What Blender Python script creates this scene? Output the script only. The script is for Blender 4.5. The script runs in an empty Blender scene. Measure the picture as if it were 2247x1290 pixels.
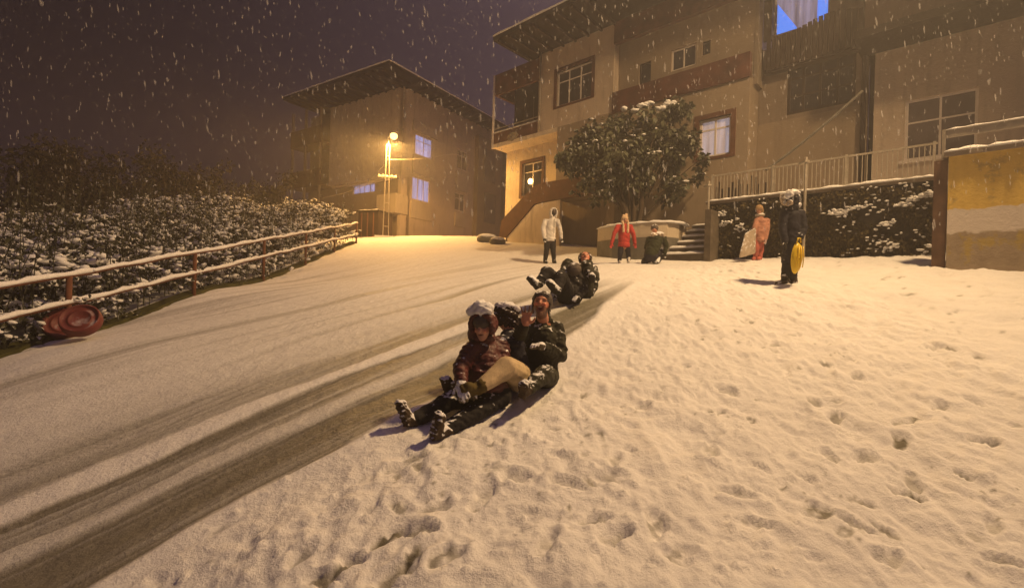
import bpy, math, random
import numpy as np
from mathutils import Vector, Matrix
random.seed(7)
rng = np.random.default_rng(11)
PI = math.pi
S = bpy.context.scene
C = S.collection

# ---------------------------------------------------------------- camera
ROLL = math.radians(1.7)
F = 1050.0
CR, SR = math.cos(ROLL), math.sin(ROLL)
cam = bpy.data.cameras.new('camera')
cam.sensor_width = 36.0
cam.lens = 36.0 * F / 2247.0
cam.clip_start = 0.05
cam.clip_end = 500
co = bpy.data.objects.new('camera', cam)
C.objects.link(co)
co.matrix_world = Matrix(((CR, -SR, 0, 0), (0, 0, -1, 0), (SR, CR, 0, 0), (0, 0, 0, 1)))
S.camera = co

# ---------------------------------------------------------------- sky and exposure
S.view_settings.view_transform = 'Standard'
S.view_settings.look = 'None'
S.view_settings.exposure = 0.0
S.view_settings.gamma = 1.0
w = bpy.data.worlds.new('World')
S.world = w
w.use_nodes = True
nt = w.node_tree
nt.nodes.clear()
wo = nt.nodes.new('ShaderNodeOutputWorld')
bg = nt.nodes.new('ShaderNodeBackground')
tc = nt.nodes.new('ShaderNodeTexCoord')
sx = nt.nodes.new('ShaderNodeSeparateXYZ')
cr = nt.nodes.new('ShaderNodeValToRGB')
ma = nt.nodes.new('ShaderNodeMapRange')
ma.inputs['From Min'].default_value = -0.85
ma.inputs['From Max'].default_value = 0.15
# town glow on the snow clouds: brighter over the town (+X), dark over the valley (-X)
cr.color_ramp.elements[0].color = (0.001, 0.0005, 0.002, 1)
cr.color_ramp.elements[1].color = (0.045, 0.029, 0.052, 1)
for pos, c in ((0.18, (0.0025, 0.0012, 0.003, 1)), (0.34, (0.006, 0.0035, 0.008, 1)), (0.58, (0.019, 0.012, 0.024, 1))):
    e = cr.color_ramp.elements.new(pos)
    e.color = c
nt.links.new(tc.outputs['Generated'], sx.inputs[0])
nt.links.new(sx.outputs['X'], ma.inputs['Value'])
nt.links.new(ma.outputs[0], cr.inputs[0])
nt.links.new(cr.outputs[0], bg.inputs['Color'])
mz = nt.nodes.new('ShaderNodeMapRange')                              # added fill: sky brightened overhead, out of view, to soften shadows
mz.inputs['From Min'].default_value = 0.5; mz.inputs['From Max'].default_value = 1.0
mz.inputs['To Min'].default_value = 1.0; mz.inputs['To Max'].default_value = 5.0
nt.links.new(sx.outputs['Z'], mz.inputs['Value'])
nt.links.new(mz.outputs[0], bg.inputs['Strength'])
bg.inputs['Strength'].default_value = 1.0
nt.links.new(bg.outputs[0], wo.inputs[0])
LAMP_NEAR_W = 10500.0
LAMP_FAR_W = 3300.0
SODIUM_NEAR = (1.0, 0.65, 0.30)
SODIUM_FAR = (1.0, 0.51, 0.12)
HAZE_DENSITY = 0.0095
S.cycles.volume_max_steps = 64
S.cycles.max_bounces = 6
S.cycles.volume_bounces = 0
S.cycles.sample_clamp_indirect = 4.0

# ---------------------------------------------------------------- picking helpers
def ray(px, py):
    xc = (px - 1123.5) / F
    yc = (645.0 - py) / F
    return Vector((xc * CR - yc * SR, 1.0, xc * SR + yc * CR))

def P(px, py, Y):
    return ray(px, py) * Y

# ---------------------------------------------------------------- terrain
CTRL = [(1123, 1290, 2.35), (2247, 1290, 2.55), (0, 1290, 2.75), (560, 1290, 2.5), (1700, 1290, 2.4), (0, 900, 4.35),
        (880, 945, 3.7), (950, 972, 3.6), (1200, 835, 4.7), (1250, 657, 7.0), (1730, 624, 8.0), (1205, 578, 13.2),
        (1368, 577, 11.5), (1555, 567, 12.4), (2045, 562, 9.4), (2075, 588, 8.2), (2247, 595, 7.5), (845, 521, 21.5),
        (1110, 525, 19.9), (1180, 533, 18.1), (1290, 546, 15.9), (785, 533, 19.0), (427, 640, 9.5), (580, 612, 12.0),
        (150, 738, 7.0), (0, 765, 6.0), (-400, 900, 4.9), (1660, 572, 11.0), (945, 521, 29.0), (1040, 521, 27.0),
        (640, 620, 11.5), (900, 575, 13.8), (2247, 800, 4.7), (1500, 574, 12.1)]
cx, cy, cz = [], [], []
for px, py, Y in CTRL:
    p = P(px, py, Y)
    cx.append(p.x); cy.append(p.y); cz.append(p.z)
for x, y, z in ((-16, 8, -1.2), (-20, 20, 0.8), (-24, 32, 2.0), (-30, 50, 3.0), (0, 50, 4.0), (20, 50, 3.5), (14, 14, 1.6), (22, 24, 2.2),
                (14, 3, -0.6), (10, -6, -3.0), (0, -8, -4.2), (-12, -6, -4.4), (-14, 2, -2.4), (-34, -10, -5), (30, -10, -3), (40, 20, 2)):
    cx.append(x); cy.append(y); cz.append(z)
cx, cy, cz = map(np.array, (cx, cy, cz))

def tps_k(r2):
    return np.where(r2 > 1e-12, 0.5 * r2 * np.log(np.maximum(r2, 1e-12)), 0.0)
n_ = len(cx)
K = tps_k((cx[:, None] - cx[None]) ** 2 + (cy[:, None] - cy[None]) ** 2) + np.eye(n_) * 0.25
Pm = np.stack([np.ones(n_), cx, cy], 1)
A = np.block([[K, Pm], [Pm.T, np.zeros((3, 3))]])
sol = np.linalg.solve(A, np.concatenate([cz, np.zeros(3)]))
tw, ta = sol[:n_], sol[n_:]

def height(x, y):
    x = np.asarray(x, float); y = np.asarray(y, float)
    out = ta[0] + ta[1] * x + ta[2] * y
    for i in range(n_):
        out = out + tw[i] * tps_k((x - cx[i]) ** 2 + (y - cy[i]) ** 2)
    return np.clip(out, -5.5, 6.0)

def H(x, y):
    return float(height(np.array([x]), np.array([y]))[0])

def G(px, py, near=1.2, far=45.0):
    """where the sight line through a pixel first meets the ground"""
    r = ray(px, py)
    ts = np.geomspace(near, far, 900)
    d = r.z * ts - height(r.x * ts, ts)
    k = np.argmax(d < 0)
    if d[k] >= 0:
        k = len(ts) - 1
    t = ts[k]
    if k > 0 and d[k] < 0:
        t = ts[k - 1] + (ts[k] - ts[k - 1]) * d[k - 1] / (d[k - 1] - d[k])
    return Vector((r.x * t, t, H(r.x * t, t)))

def vnoise(x, y, seed=0):
    xi = np.floor(x).astype(np.int64); yi = np.floor(y).astype(np.int64)
    fx = x - xi; fy = y - yi
    fx = fx * fx * (3 - 2 * fx); fy = fy * fy * (3 - 2 * fy)
    def h(a, b):
        n = (a * 374761393 + b * 668265263 + seed * 1442695) & 0xffffffff
        n = ((n ^ (n >> 13)) * 1274126177) & 0xffffffff
        return ((n ^ (n >> 16)) & 0xffff) / 65535.0
    return (h(xi, yi) * (1 - fx) + h(xi + 1, yi) * fx) * (1 - fy) + (h(xi, yi + 1) * (1 - fx) + h(xi + 1, yi + 1) * fx) * fy

# ---------------------------------------------------------------- materials
def new_mat(name):
    m = bpy.data.materials.new(name)
    m.use_nodes = True
    b = m.node_tree.nodes['Principled BSDF']
    return m, m.node_tree, b

def node(nt, t, **kw):
    n = nt.nodes.new(t)
    for k, v in kw.items():
        if hasattr(n, k):
            setattr(n, k, v)
        else:
            n.inputs[k.replace('_', ' ')].default_value = v
    return n

def mathn(nt, op, a, b=None, clamp=False):
    n = nt.nodes.new('ShaderNodeMath')
    n.operation = op
    n.use_clamp = clamp
    for i, v in enumerate((a, b)):
        if v is None:
            continue
        if isinstance(v, (int, float)):
            n.inputs[i].default_value = v
        else:
            nt.links.new(v, n.inputs[i])
    return n.outputs[0]

def mixc(nt, fac, a, b):
    n = nt.nodes.new('ShaderNodeMix')
    n.data_type = 'RGBA'
    for i, v in ((0, fac), (6, a), (7, b)):
        if isinstance(v, (int, float)):
            n.inputs[i].default_value = v
        elif isinstance(v, tuple):
            n.inputs[i].default_value = (*v[:3], 1)
        else:
            nt.links.new(v, n.inputs[i])
    return n.outputs[2]

def noise(nt, scale, detail=4, rough=0.55, vec=None, coord='Object', stretch=None):
    n = node(nt, 'ShaderNodeTexNoise', Scale=scale, Detail=detail, Roughness=rough)
    t = nt.nodes.new('ShaderNodeTexCoord')
    src = t.outputs[coord]
    if stretch:
        mp = nt.nodes.new('ShaderNodeMapping')
        mp.inputs['Scale'].default_value = stretch
        nt.links.new(src, mp.inputs[0])
        src = mp.outputs[0]
    nt.links.new(src, n.inputs['Vector'])
    return n.outputs['Fac']

def bump(nt, b, h, strength=0.3, dist=0.02):
    n = node(nt, 'ShaderNodeBump', Strength=strength, Distance=dist)
    nt.links.new(h, n.inputs['Height'])
    nt.links.new(n.outputs[0], b.inputs['Normal'])

SNOWC = (0.80, 0.80, 0.82)

def snow_factor(nt, amount, scale, sharp=5.0, up=0.7):
    g = nt.nodes.new('ShaderNodeNewGeometry')
    s = nt.nodes.new('ShaderNodeSeparateXYZ')
    nt.links.new(g.outputs['Normal'], s.inputs[0])
    nz = s.outputs['Z']
    n1 = noise(nt, scale, 3, 0.6)
    v = mathn(nt, 'ADD', mathn(nt, 'MULTIPLY', nz, up), mathn(nt, 'MULTIPLY', n1, 1.7))
    v = mathn(nt, 'SUBTRACT', v, 1.85 - amount)
    return mathn(nt, 'MULTIPLY', v, sharp, clamp=True)

def mat_plain(name, col, rough=0.8, var=0.25, scale=3.0, bmp=0.2, bscale=40, snow=None, metal=0.0, spec=0.3, stretch=None):
    m, nt, b = new_mat(name)
    f = noise(nt, scale, 5, 0.65, stretch=stretch)
    lo = tuple(c * (1 - var) for c in col); hi = tuple(min(1, c * (1 + var)) for c in col)
    mr = node(nt, 'ShaderNodeMapRange'); mr.inputs[1].default_value = 0.3; mr.inputs[2].default_value = 0.7
    nt.links.new(f, mr.inputs[0])
    c = mixc(nt, mr.outputs[0], lo, hi)
    if snow:
        c = mixc(nt, snow_factor(nt, *snow), c, SNOWC)
    nt.links.new(c, b.inputs['Base Color'])
    b.inputs['Roughness'].default_value = rough
    b.inputs['Metallic'].default_value = metal
    b.inputs['Specular IOR Level'].default_value = spec
    if bmp:
        bump(nt, b, noise(nt, bscale, 4), bmp, 0.01)
    return m

def mat_emit(name, col, strength, var=None):
    m, nt, b = new_mat(name)
    b.inputs['Base Color'].default_value = (*col, 1)
    if var:
        f = noise(nt, var, 2, 0.5, stretch=(6, 6, 0.5))
        mr = node(nt, 'ShaderNodeMapRange'); mr.inputs[1].default_value = .34; mr.inputs[2].default_value = .66
        nt.links.new(f, mr.inputs[0])
        c = mixc(nt, mr.outputs[0], tuple(x * 0.4 for x in col), tuple(min(1, x * 1.25) for x in col))
        nt.links.new(c, b.inputs['Emission Color'])
    else:
        b.inputs['Emission Color'].default_value = (*col, 1)
    b.inputs['Emission Strength'].default_value = strength
    return m

def mat_plaster(name, col, stain=(0.16, 0.12, 0.09)):
    m, nt, b = new_mat(name)
    f1 = noise(nt, 0.7, 6, 0.7)
    f2 = noise(nt, 2.2, 5, 0.7, stretch=(1.6, 1.6, 0.25))
    mr = node(nt, 'ShaderNodeMapRange'); mr.inputs[1].default_value = 0.52; mr.inputs[2].default_value = 0.78
    nt.links.new(f2, mr.inputs[0])
    c = mixc(nt, f1, tuple(x * 0.72 for x in col), tuple(min(1, x * 1.25) for x in col))
    c = mixc(nt, mathn(nt, 'MULTIPLY', mr.outputs[0], 0.6), c, stain)
    nt.links.new(c, b.inputs['Base Color'])
    b.inputs['Roughness'].default_value = 0.9
    b.inputs['Specular IOR Level'].default_value = 0.15
    bump(nt, b, noise(nt, 18, 5, 0.7), 0.35, 0.02)
    return m

def mat_glass(name, col=(0.03, 0.028, 0.035)):
    m, nt, b = new_mat(name)
    f = noise(nt, 1.3, 3, 0.5)
    nt.links.new(mixc(nt, f, tuple(x * 0.5 for x in col), tuple(x * 1.8 for x in col)), b.inputs['Base Color'])
    b.inputs['Roughness'].default_value = 0.12
    b.inputs['Specular IOR Level'].default_value = 0.6
    return m

def mat_snow_ground():
    m, nt, b = new_mat('ground_snow')
    at = node(nt, 'ShaderNodeAttribute'); at.attribute_name = 'wear'
    s = nt.nodes.new('ShaderNodeSeparateColor')
    nt.links.new(at.outputs['Color'], s.inputs[0])
    ice, dirt, grass = s.outputs[0], s.outputs[1], s.outputs[2]
    f = noise(nt, 1.6, 6, 0.65)
    c = mixc(nt, f, (0.70, 0.68, 0.68), (0.86, 0.85, 0.85))
    fi = noise(nt, 9, 6, 0.7)
    icec = mixc(nt, fi, (0.12, 0.11, 0.085), (0.27, 0.25, 0.20))
    c = mixc(nt, ice, c, icec)
    fd = noise(nt, 14, 5, 0.7)
    c = mixc(nt, dirt, c, mixc(nt, fd, (0.05, 0.045, 0.03), (0.26, 0.24, 0.18)))
    c = mixc(nt, grass, c, (0.05, 0.05, 0.015))
    nt.links.new(c, b.inputs['Base Color'])
    r = mathn(nt, 'SUBTRACT', 0.75, mathn(nt, 'MULTIPLY', ice, 0.30))
    nt.links.new(r, b.inputs['Roughness'])
    b.inputs['Specular IOR Level'].default_value = 0.25
    h1 = noise(nt, 30, 8, 0.72)
    h2 = noise(nt, 7, 4, 0.6)
    bump(nt, b, mathn(nt, 'ADD', h1, mathn(nt, 'MULTIPLY', h2, 1.2)), 0.55, 0.03)
    return m

M = {}
M['ground'] = mat_snow_ground()
M['snow'] = mat_plain('fresh_snow', (0.78, 0.77, 0.78), 0.8, 0.06, 6, 0.4, 35, spec=0.2)
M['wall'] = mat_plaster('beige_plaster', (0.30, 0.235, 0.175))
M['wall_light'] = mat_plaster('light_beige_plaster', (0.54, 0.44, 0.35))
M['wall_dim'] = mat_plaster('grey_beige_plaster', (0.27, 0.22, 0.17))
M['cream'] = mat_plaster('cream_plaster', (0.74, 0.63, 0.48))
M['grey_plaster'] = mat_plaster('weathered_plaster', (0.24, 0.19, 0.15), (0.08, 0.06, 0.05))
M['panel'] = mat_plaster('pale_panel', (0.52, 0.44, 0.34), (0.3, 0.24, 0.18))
M['brown'] = mat_plain('brown_paint', (0.115, 0.048, 0.026), 0.7, 0.3, 3, 0.2)
M['umber'] = mat_plain('umber_paint', (0.13, 0.07, 0.042), 0.8, 0.35, 3, 0.3)
M['brick_red'] = mat_plain('red_brown_paint', (0.095, 0.034, 0.023), 0.75, 0.5, 2.2, 0.2)
M['dark_wood'] = mat_plain('dark_wood', (0.034, 0.02, 0.015), 0.8, 0.35, 4, 0.3, stretch=(8, 8, 1))
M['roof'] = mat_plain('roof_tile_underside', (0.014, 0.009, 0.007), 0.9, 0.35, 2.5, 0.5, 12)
M['frame'] = mat_plain('window_frame_paint', (0.74, 0.66, 0.60), 0.5, 0.1, 5, 0)
M['glass'] = mat_glass('dark_glass')
M['glass_haze'] = mat_glass('grey_glass', (0.12, 0.10, 0.10))
M['metal'] = mat_plain('painted_steel', (0.33, 0.29, 0.25), 0.5, 0.2, 8, 0.1, metal=0.2)
M['galv'] = mat_plain('galvanised_steel', (0.45, 0.40, 0.33), 0.5, 0.2, 8, 0.1, metal=0.3)
M['rust'] = mat_plain('rusty_post', (0.14, 0.055, 0.03), 0.85, 0.3, 9, 0.3)
M['asphalt'] = mat_plain('wet_concrete', (0.13, 0.12, 0.10), 0.7, 0.3, 5, 0.3)
M['moss'] = mat_plain('mossy_kerb', (0.055, 0.052, 0.014), 0.9, 0.5, 7, 0.6, 25)
M['stone'] = mat_plain('grey_stone', (0.11, 0.088, 0.065), 0.95, 0.4, 4, 0.8, 12)
M['creeper_wall'] = mat_plain('dark_stone', (0.04, 0.034, 0.024), 0.95, 0.5, 4, 0.8, 12)
M['bark'] = mat_plain('bark', (0.07, 0.05, 0.035), 0.95, 0.35, 9, 0.8, 20, stretch=(4, 4, 1))
M['leaf'] = mat_plain('evergreen_leaf', (0.070, 0.074, 0.044), 0.5, 0.5, 1.4, 0, snow=(0.42, 7.0, 4.0, 0.5), spec=0.4)
M['leaf_snow'] = mat_plain('snowy_leaf', (0.045, 0.045, 0.025), 0.7, 0.4, 2.0, 0, snow=(0.80, 4.5, 3.0, 0.45))
M['ivy'] = mat_plain('ivy_leaf', (0.085, 0.066, 0.030), 0.9, 0.5, 1.5, 0, snow=(-0.08, 2.0, 6.0, 0.5), spec=.08)
M['far_leaf'] = mat_plain('far_foliage', (0.03, 0.026, 0.02), 0.9, 0.3, 1, 0)
M['lilac_dim'] = mat_emit('dim_lilac_curtain', (0.13, 0.10, 0.15), 0.5, var=1.5)
M['blue'] = mat_emit('blue_lit_curtain', (0.27, 0.30, 0.62), 0.95, var=1.2)
M['blue_bright'] = mat_emit('blue_lit_glass', (0.06, 0.24, 0.95), 1.0)
M['lilac'] = mat_emit('lilac_lit_curtain', (0.24, 0.21, 0.32), 0.8, var=1.5)
M['white_curtain'] = mat_emit('pale_lit_curtain', (0.52, 0.47, 0.55), 0.50, var=1.0)
M['bulb'] = mat_emit('bulb', (1.0, 0.62, 0.2), 30.0)
M['sodium'] = mat_emit('sodium_lens', (1.0, 0.60, 0.22), 3.4)

# ---------------------------------------------------------------- mesh helpers
class MB:
    def __init__(s):
        s.v = []; s.f = []
    def add(s, vs, fs):
        k = len(s.v)
        s.v += [tuple(x) for x in vs]
        s.f += [tuple(i + k for i in f) for f in fs]
        return s
    def box(s, x0, x1, y0, y1, z0, z1, M4=None):
        vs = [Vector((x, y, z)) for z in (z0, z1) for y in (y0, y1) for x in (x0, x1)]
        if M4:
            vs = [M4 @ v for v in vs]
        return s.add(vs, [(0, 2, 3, 1), (4, 5, 7, 6), (0, 1, 5, 4), (2, 6, 7, 3), (0, 4, 6, 2), (1, 3, 7, 5)])
    def bar(s, a, b, w, h=None):
        """a square bar between two points"""
        a = Vector(a); b = Vector(b); h = h or w
        d = (b - a).normalized()
        up = Vector((0, 0, 1)) if abs(d.z) < 0.95 else Vector((0, 1, 0))
        x = d.cross(up).normalized(); y = x.cross(d)
        vs = []
        for p in (a, b):
            for i, j in ((-1, -1), (1, -1), (1, 1), (-1, 1)):
                vs.append(p + x * (i * w / 2) + y * (j * h / 2))
        return s.add(vs, [(3, 2, 1, 0), (4, 5, 6, 7), (0, 1, 5, 4), (1, 2, 6, 5), (2, 3, 7, 6), (3, 0, 4, 7)])
    def tube(s, pts, radii, n=8, caps=True):
        pts = [Vector(p) for p in pts]
        if isinstance(radii, (int, float)):
            radii = [radii] * len(pts)
        k = len(s.v)
        prev = None
        for i, p in enumerate(pts):
            d = (pts[min(i + 1, len(pts) - 1)] - pts[max(i - 1, 0)]).normalized()
            up = prev if prev is not None else (Vector((0, 0, 1)) if abs(d.z) < 0.9 else Vector((1, 0, 0)))
            x = up - d * up.dot(d)
            x.normalize(); prev = x
            y = d.cross(x)
            for j in range(n):
                a = 2 * PI * j / n
                s.v.append(tuple(p + (x * math.cos(a) + y * math.sin(a)) * radii[i]))
        for i in range(len(pts) - 1):
            for j in range(n):
                a = k + i * n + j; b = k + i * n + (j + 1) % n
                s.f.append((a, b, b + n, a + n))
        if caps:
            s.f.append(tuple(k + j for j in reversed(range(n))))
            s.f.append(tuple(k + (len(pts) - 1) * n + j for j in range(n)))
        return s
    def capsule(s, a, b, ra, rb=None, n=14, flat=None, quilt=0.0, period=0.06):
        """rounded tapered limb; flat = (direction, factor) widens it that way"""
        a = Vector(a); b = Vector(b); rb = rb or ra
        d = b - a; L = max(d.length, 1e-4); d.normalize()
        rows = [(-ra * math.cos(t), ra * math.sin(t)) for t in (0.25, 0.7, 1.15)]
        m = max(2, int(L / (period / 5))) if quilt else 5
        for i in range(m + 1):
            u = i / m
            r = ra + (rb - ra) * u
            if quilt:
                r += quilt * (abs(math.sin(PI * u * L / period)) - 0.5)
            rows.append((L * u, r))
        rows += [(L + rb * math.cos(t), rb * math.sin(t)) for t in (1.15, 0.7, 0.25)]
        x = d.orthogonal().normalized(); y = d.cross(x)
        k = len(s.v)
        for h, r in rows:
            for j in range(n):
                t = 2 * PI * j / n
                o = (x * math.cos(t) + y * math.sin(t)) * r
                if flat:
                    fd = flat[0]
                    o = o + fd * (o.dot(fd) * (flat[1] - 1))
                s.v.append(tuple(a + d * h + o))
        for i in range(len(rows) - 1):
            for j in range(n):
                p = k + i * n + j; q = k + i * n + (j + 1) % n
                s.f.append((p, q, q + n, p + n))
        s.f.append(tuple(k + j for j in reversed(range(n))))
        s.f.append(tuple(k + (len(rows) - 1) * n + j for j in range(n)))
        return s
    def ell(s, c, rx, ry, rz, ax=None, n=14, m=9, jit=0.0):
        c = Vector(c)
        X, Y, Z = ax if ax else (Vector((1, 0, 0)), Vector((0, 1, 0)), Vector((0, 0, 1)))
        k = len(s.v)
        for i in range(1, m):
            t = PI * i / m
            for j in range(n):
                a = 2 * PI * j / n
                q = 1 + random.uniform(-jit, jit)
                s.v.append(tuple(c + X * (rx * math.sin(t) * math.cos(a) * q) + Y * (ry * math.sin(t) * math.sin(a) * q) + Z * (rz * math.cos(t) * q)))
        s.v.append(tuple(c + Z * rz)); s.v.append(tuple(c - Z * rz))
        T = len(s.v) - 2
        for i in range(m - 2):
            for j in range(n):
                p = k + i * n + j; q = k + i * n + (j + 1) % n
                s.f.append((p, p + n, q + n, q))
        for j in range(n):
            s.f.append((T, k + j, k + (j + 1) % n))
            s.f.append((T + 1, k + (m - 2) * n + (j + 1) % n, k + (m - 2) * n + j))
        return s
    def poly(s, pts, ext):
        """prism: outline extruded by vector ext"""
        n = len(pts); ext = Vector(ext)
        vs = [Vector(p) for p in pts] + [Vector(p) + ext for p in pts]
        fs = [tuple(range(n)), tuple(reversed(range(n, 2 * n)))]
        fs += [(i, i + n, (i + 1) % n + n, (i + 1) % n) for i in range(n)]
        return s.add(vs, fs)
    def wall(s, x0, x1, z0, z1, y0, y1, holes=()):
        """wall slab with rectangular openings (x0,x1,z0,z1)"""
        xs = sorted({x0, x1, *[h[0] for h in holes], *[h[1] for h in holes]})
        zs = sorted({z0, z1, *[h[2] for h in holes], *[h[3] for h in holes]})
        xs = [x for x in xs if x0 <= x <= x1]; zs = [z for z in zs if z0 <= z <= z1]
        def solid(i, j):
            if i < 0 or j < 0 or i >= len(xs) - 1 or j >= len(zs) - 1:
                return False
            mx = (xs[i] + xs[i + 1]) / 2; mz = (zs[j] + zs[j + 1]) / 2
            return not any(h[0] < mx < h[1] and h[2] < mz < h[3] for h in holes)
        for i in range(len(xs) - 1):
            for j in range(len(zs) - 1):
                if not solid(i, j):
                    continue
                a, b, c, d = xs[i], xs[i + 1], zs[j], zs[j + 1]
                s.add([(a, y0, c), (b, y0, c), (b, y0, d), (a, y0, d)], [(0, 1, 2, 3)])
                s.add([(a, y1, c), (b, y1, c), (b, y1, d), (a, y1, d)], [(3, 2, 1, 0)])
                if not solid(i - 1, j): s.add([(a, y0, c), (a, y0, d), (a, y1, d), (a, y1, c)], [(0, 1, 2, 3)])
                if not solid(i + 1, j): s.add([(b, y0, c), (b, y0, d), (b, y1, d), (b, y1, c)], [(3, 2, 1, 0)])
                if not solid(i, j - 1): s.add([(a, y0, c), (b, y0, c), (b, y1, c), (a, y1, c)], [(3, 2, 1, 0)])
                if not solid(i, j + 1): s.add([(a, y0, d), (b, y0, d), (b, y1, d), (a, y1, d)], [(0, 1, 2, 3)])
        return s
    def mesh(s, name, smooth=False):
        me = bpy.data.meshes.new(name)
        me.from_pydata(s.v, [], s.f)
        me.validate(); me.update()
        if smooth:
            me.polygons.foreach_set('use_smooth', [True] * len(me.polygons))
        return me
    def build(s, name, mat, parent=None, smooth=False, origin=None):
        if origin is not None:
            o_ = Vector(origin)
            s.v = [tuple(Vector(v) - o_) for v in s.v]
        me = s.mesh(name, smooth)
        me.materials.append(mat)
        o = bpy.data.objects.new(name, me)
        C.objects.link(o)
        if parent:
            o.parent = parent
        if origin is not None:
            o.location = origin
        return o

def tag(o, label, cat, group=None, kind=None):
    if kind: o['kind'] = kind
    if label: o['label'] = label
    if cat: o['category'] = cat
    if group: o['group'] = group
    return o

def empty(name, loc, rz=0, label=None, cat=None, group=None):
    o = bpy.data.objects.new(name, None)
    C.objects.link(o)
    o.location = loc
    o.rotation_euler = (0, 0, rz)
    o.empty_display_size = 0.2
    return tag(o, label, cat, group)

class Frame:
    """upright frame: local x runs to picture right along a facade, local y goes into the building"""
    def __init__(s, o, vx, vy):
        s.o = Vector((o[0], o[1], 0))
        s.x = Vector((vx, vy, 0)).normalized()
        s.y = Vector((-s.x.y, s.x.x, 0))
        s.rz = math.atan2(s.x.y, s.x.x)
    def hit(s, px, py, yl=0.0):
        r = ray(px, py)
        t = (s.y.dot(s.o) + yl) / s.y.dot(r)
        p = r * t - s.o
        return p.dot(s.x), p.z
    def world(s, x, y, z):
        return s.o + s.x * x + s.y * y + Vector((0, 0, z))
    def local(s, p):
        q = Vector(p) - s.o
        return q.dot(s.x), q.dot(s.y), p[2]

def rect(fr, x0, x1, yt, yb, yl=0.0):
    """pixel box (at its centre lines) on a facade plane -> local x0,x1,z0,z1"""
    ym = (yt + yb) / 2; xm = (x0 + x1) / 2
    a = fr.hit(x0, ym, yl)[0]; b = fr.hit(x1, ym, yl)[0]
    return a, b, fr.hit(xm, yb, yl)[1], fr.hit(xm, yt, yl)[1]

def snow_strip(mb, pts, wdt, hgt, step=0.12, lump=0.35, side=None):
    """rounded snow lying along a line"""
    pts = [Vector(p) for p in pts]
    out = []
    for a, b in zip(pts[:-1], pts[1:]):
        n = max(1, int((b - a).length / step))
        out += [a.lerp(b, i / n) for i in range(n)]
    out.append(pts[-1])
    k = len(mb.v); N = 7
    for i, p in enumerate(out):
        d = (out[min(i + 1, len(out) - 1)] - out[max(i - 1, 0)]).normalized()
        x = d.cross(Vector((0, 0, 1))).normalized()
        q = 1 + random.uniform(-lump, lump)
        if i in (0, len(out) - 1):
            q *= 0.3
        wq = 1 + random.uniform(-lump, lump) * 0.4
        for j in range(N):
            t = PI * j / (N - 1)
            mb.v.append(tuple(p + x * (math.cos(t) * wdt / 2 * wq) + Vector((0, 0, math.sin(t) * hgt * q - 0.004))))
    for i in range(len(out) - 1):
        for j in range(N - 1):
            a = k + i * N + j
            mb.f.append((a, a + 1, a + N + 1, a + N))
        mb.f.append((k + i * N + N - 1, k + i * N, k + i * N + N, k + i * N + 2 * N - 1))
    return mb

# ---------------------------------------------------------------- ground sheet
def track_curve(pts):
    q = [G(px, py) for px, py in pts]
    q.sort(key=lambda p: p.y)
    ys = np.array([p.y for p in q]); xs = np.array([p.x for p in q])
    s0 = (xs[1] - xs[0]) / (ys[1] - ys[0]); s1 = (xs[-1] - xs[-2]) / (ys[-1] - ys[-2])
    ys = np.concatenate([[ys[0] - 3], ys, [ys[-1] + 12]]); xs = np.concatenate([[xs[0] - 3 * s0], xs, [xs[-1] + 12 * s1]])
    return ys, xs
TRK = [track_curve([(190, 1290), (390, 1170), (575, 1065), (750, 982), (880, 905), (1020, 850), (1180, 775), (1290, 700), (1350, 645)]),     # lower edge of the dark track
       track_curve([(0, 1245), (200, 1152), (375, 1070), (525, 1000), (700, 918), (850, 850), (1010, 780), (1150, 715), (1290, 655), (1335, 632)]),
       track_curve([(0, 1215), (150, 1150), (350, 1055), (500, 985), (680, 900), (830, 835), (990, 765), (1120, 708), (1270, 648), (1320, 628)]),
       track_curve([(0, 1155), (175, 1080), (350, 1000), (500, 935), (650, 865), (850, 790), (1000, 735), (1100, 695), (1240, 645), (1290, 625)]),
       track_curve([(0, 1112), (170, 1040), (350, 962), (520, 895), (700, 830), (850, 772), (960, 728), (1080, 685), (1200, 645), (1260, 620)]),
       track_curve([(0, 1020), (150, 965), (300, 915), (450, 868), (600, 818), (800, 760), (950, 712), (1060, 675), (1160, 645), (1230, 612)])]

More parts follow.
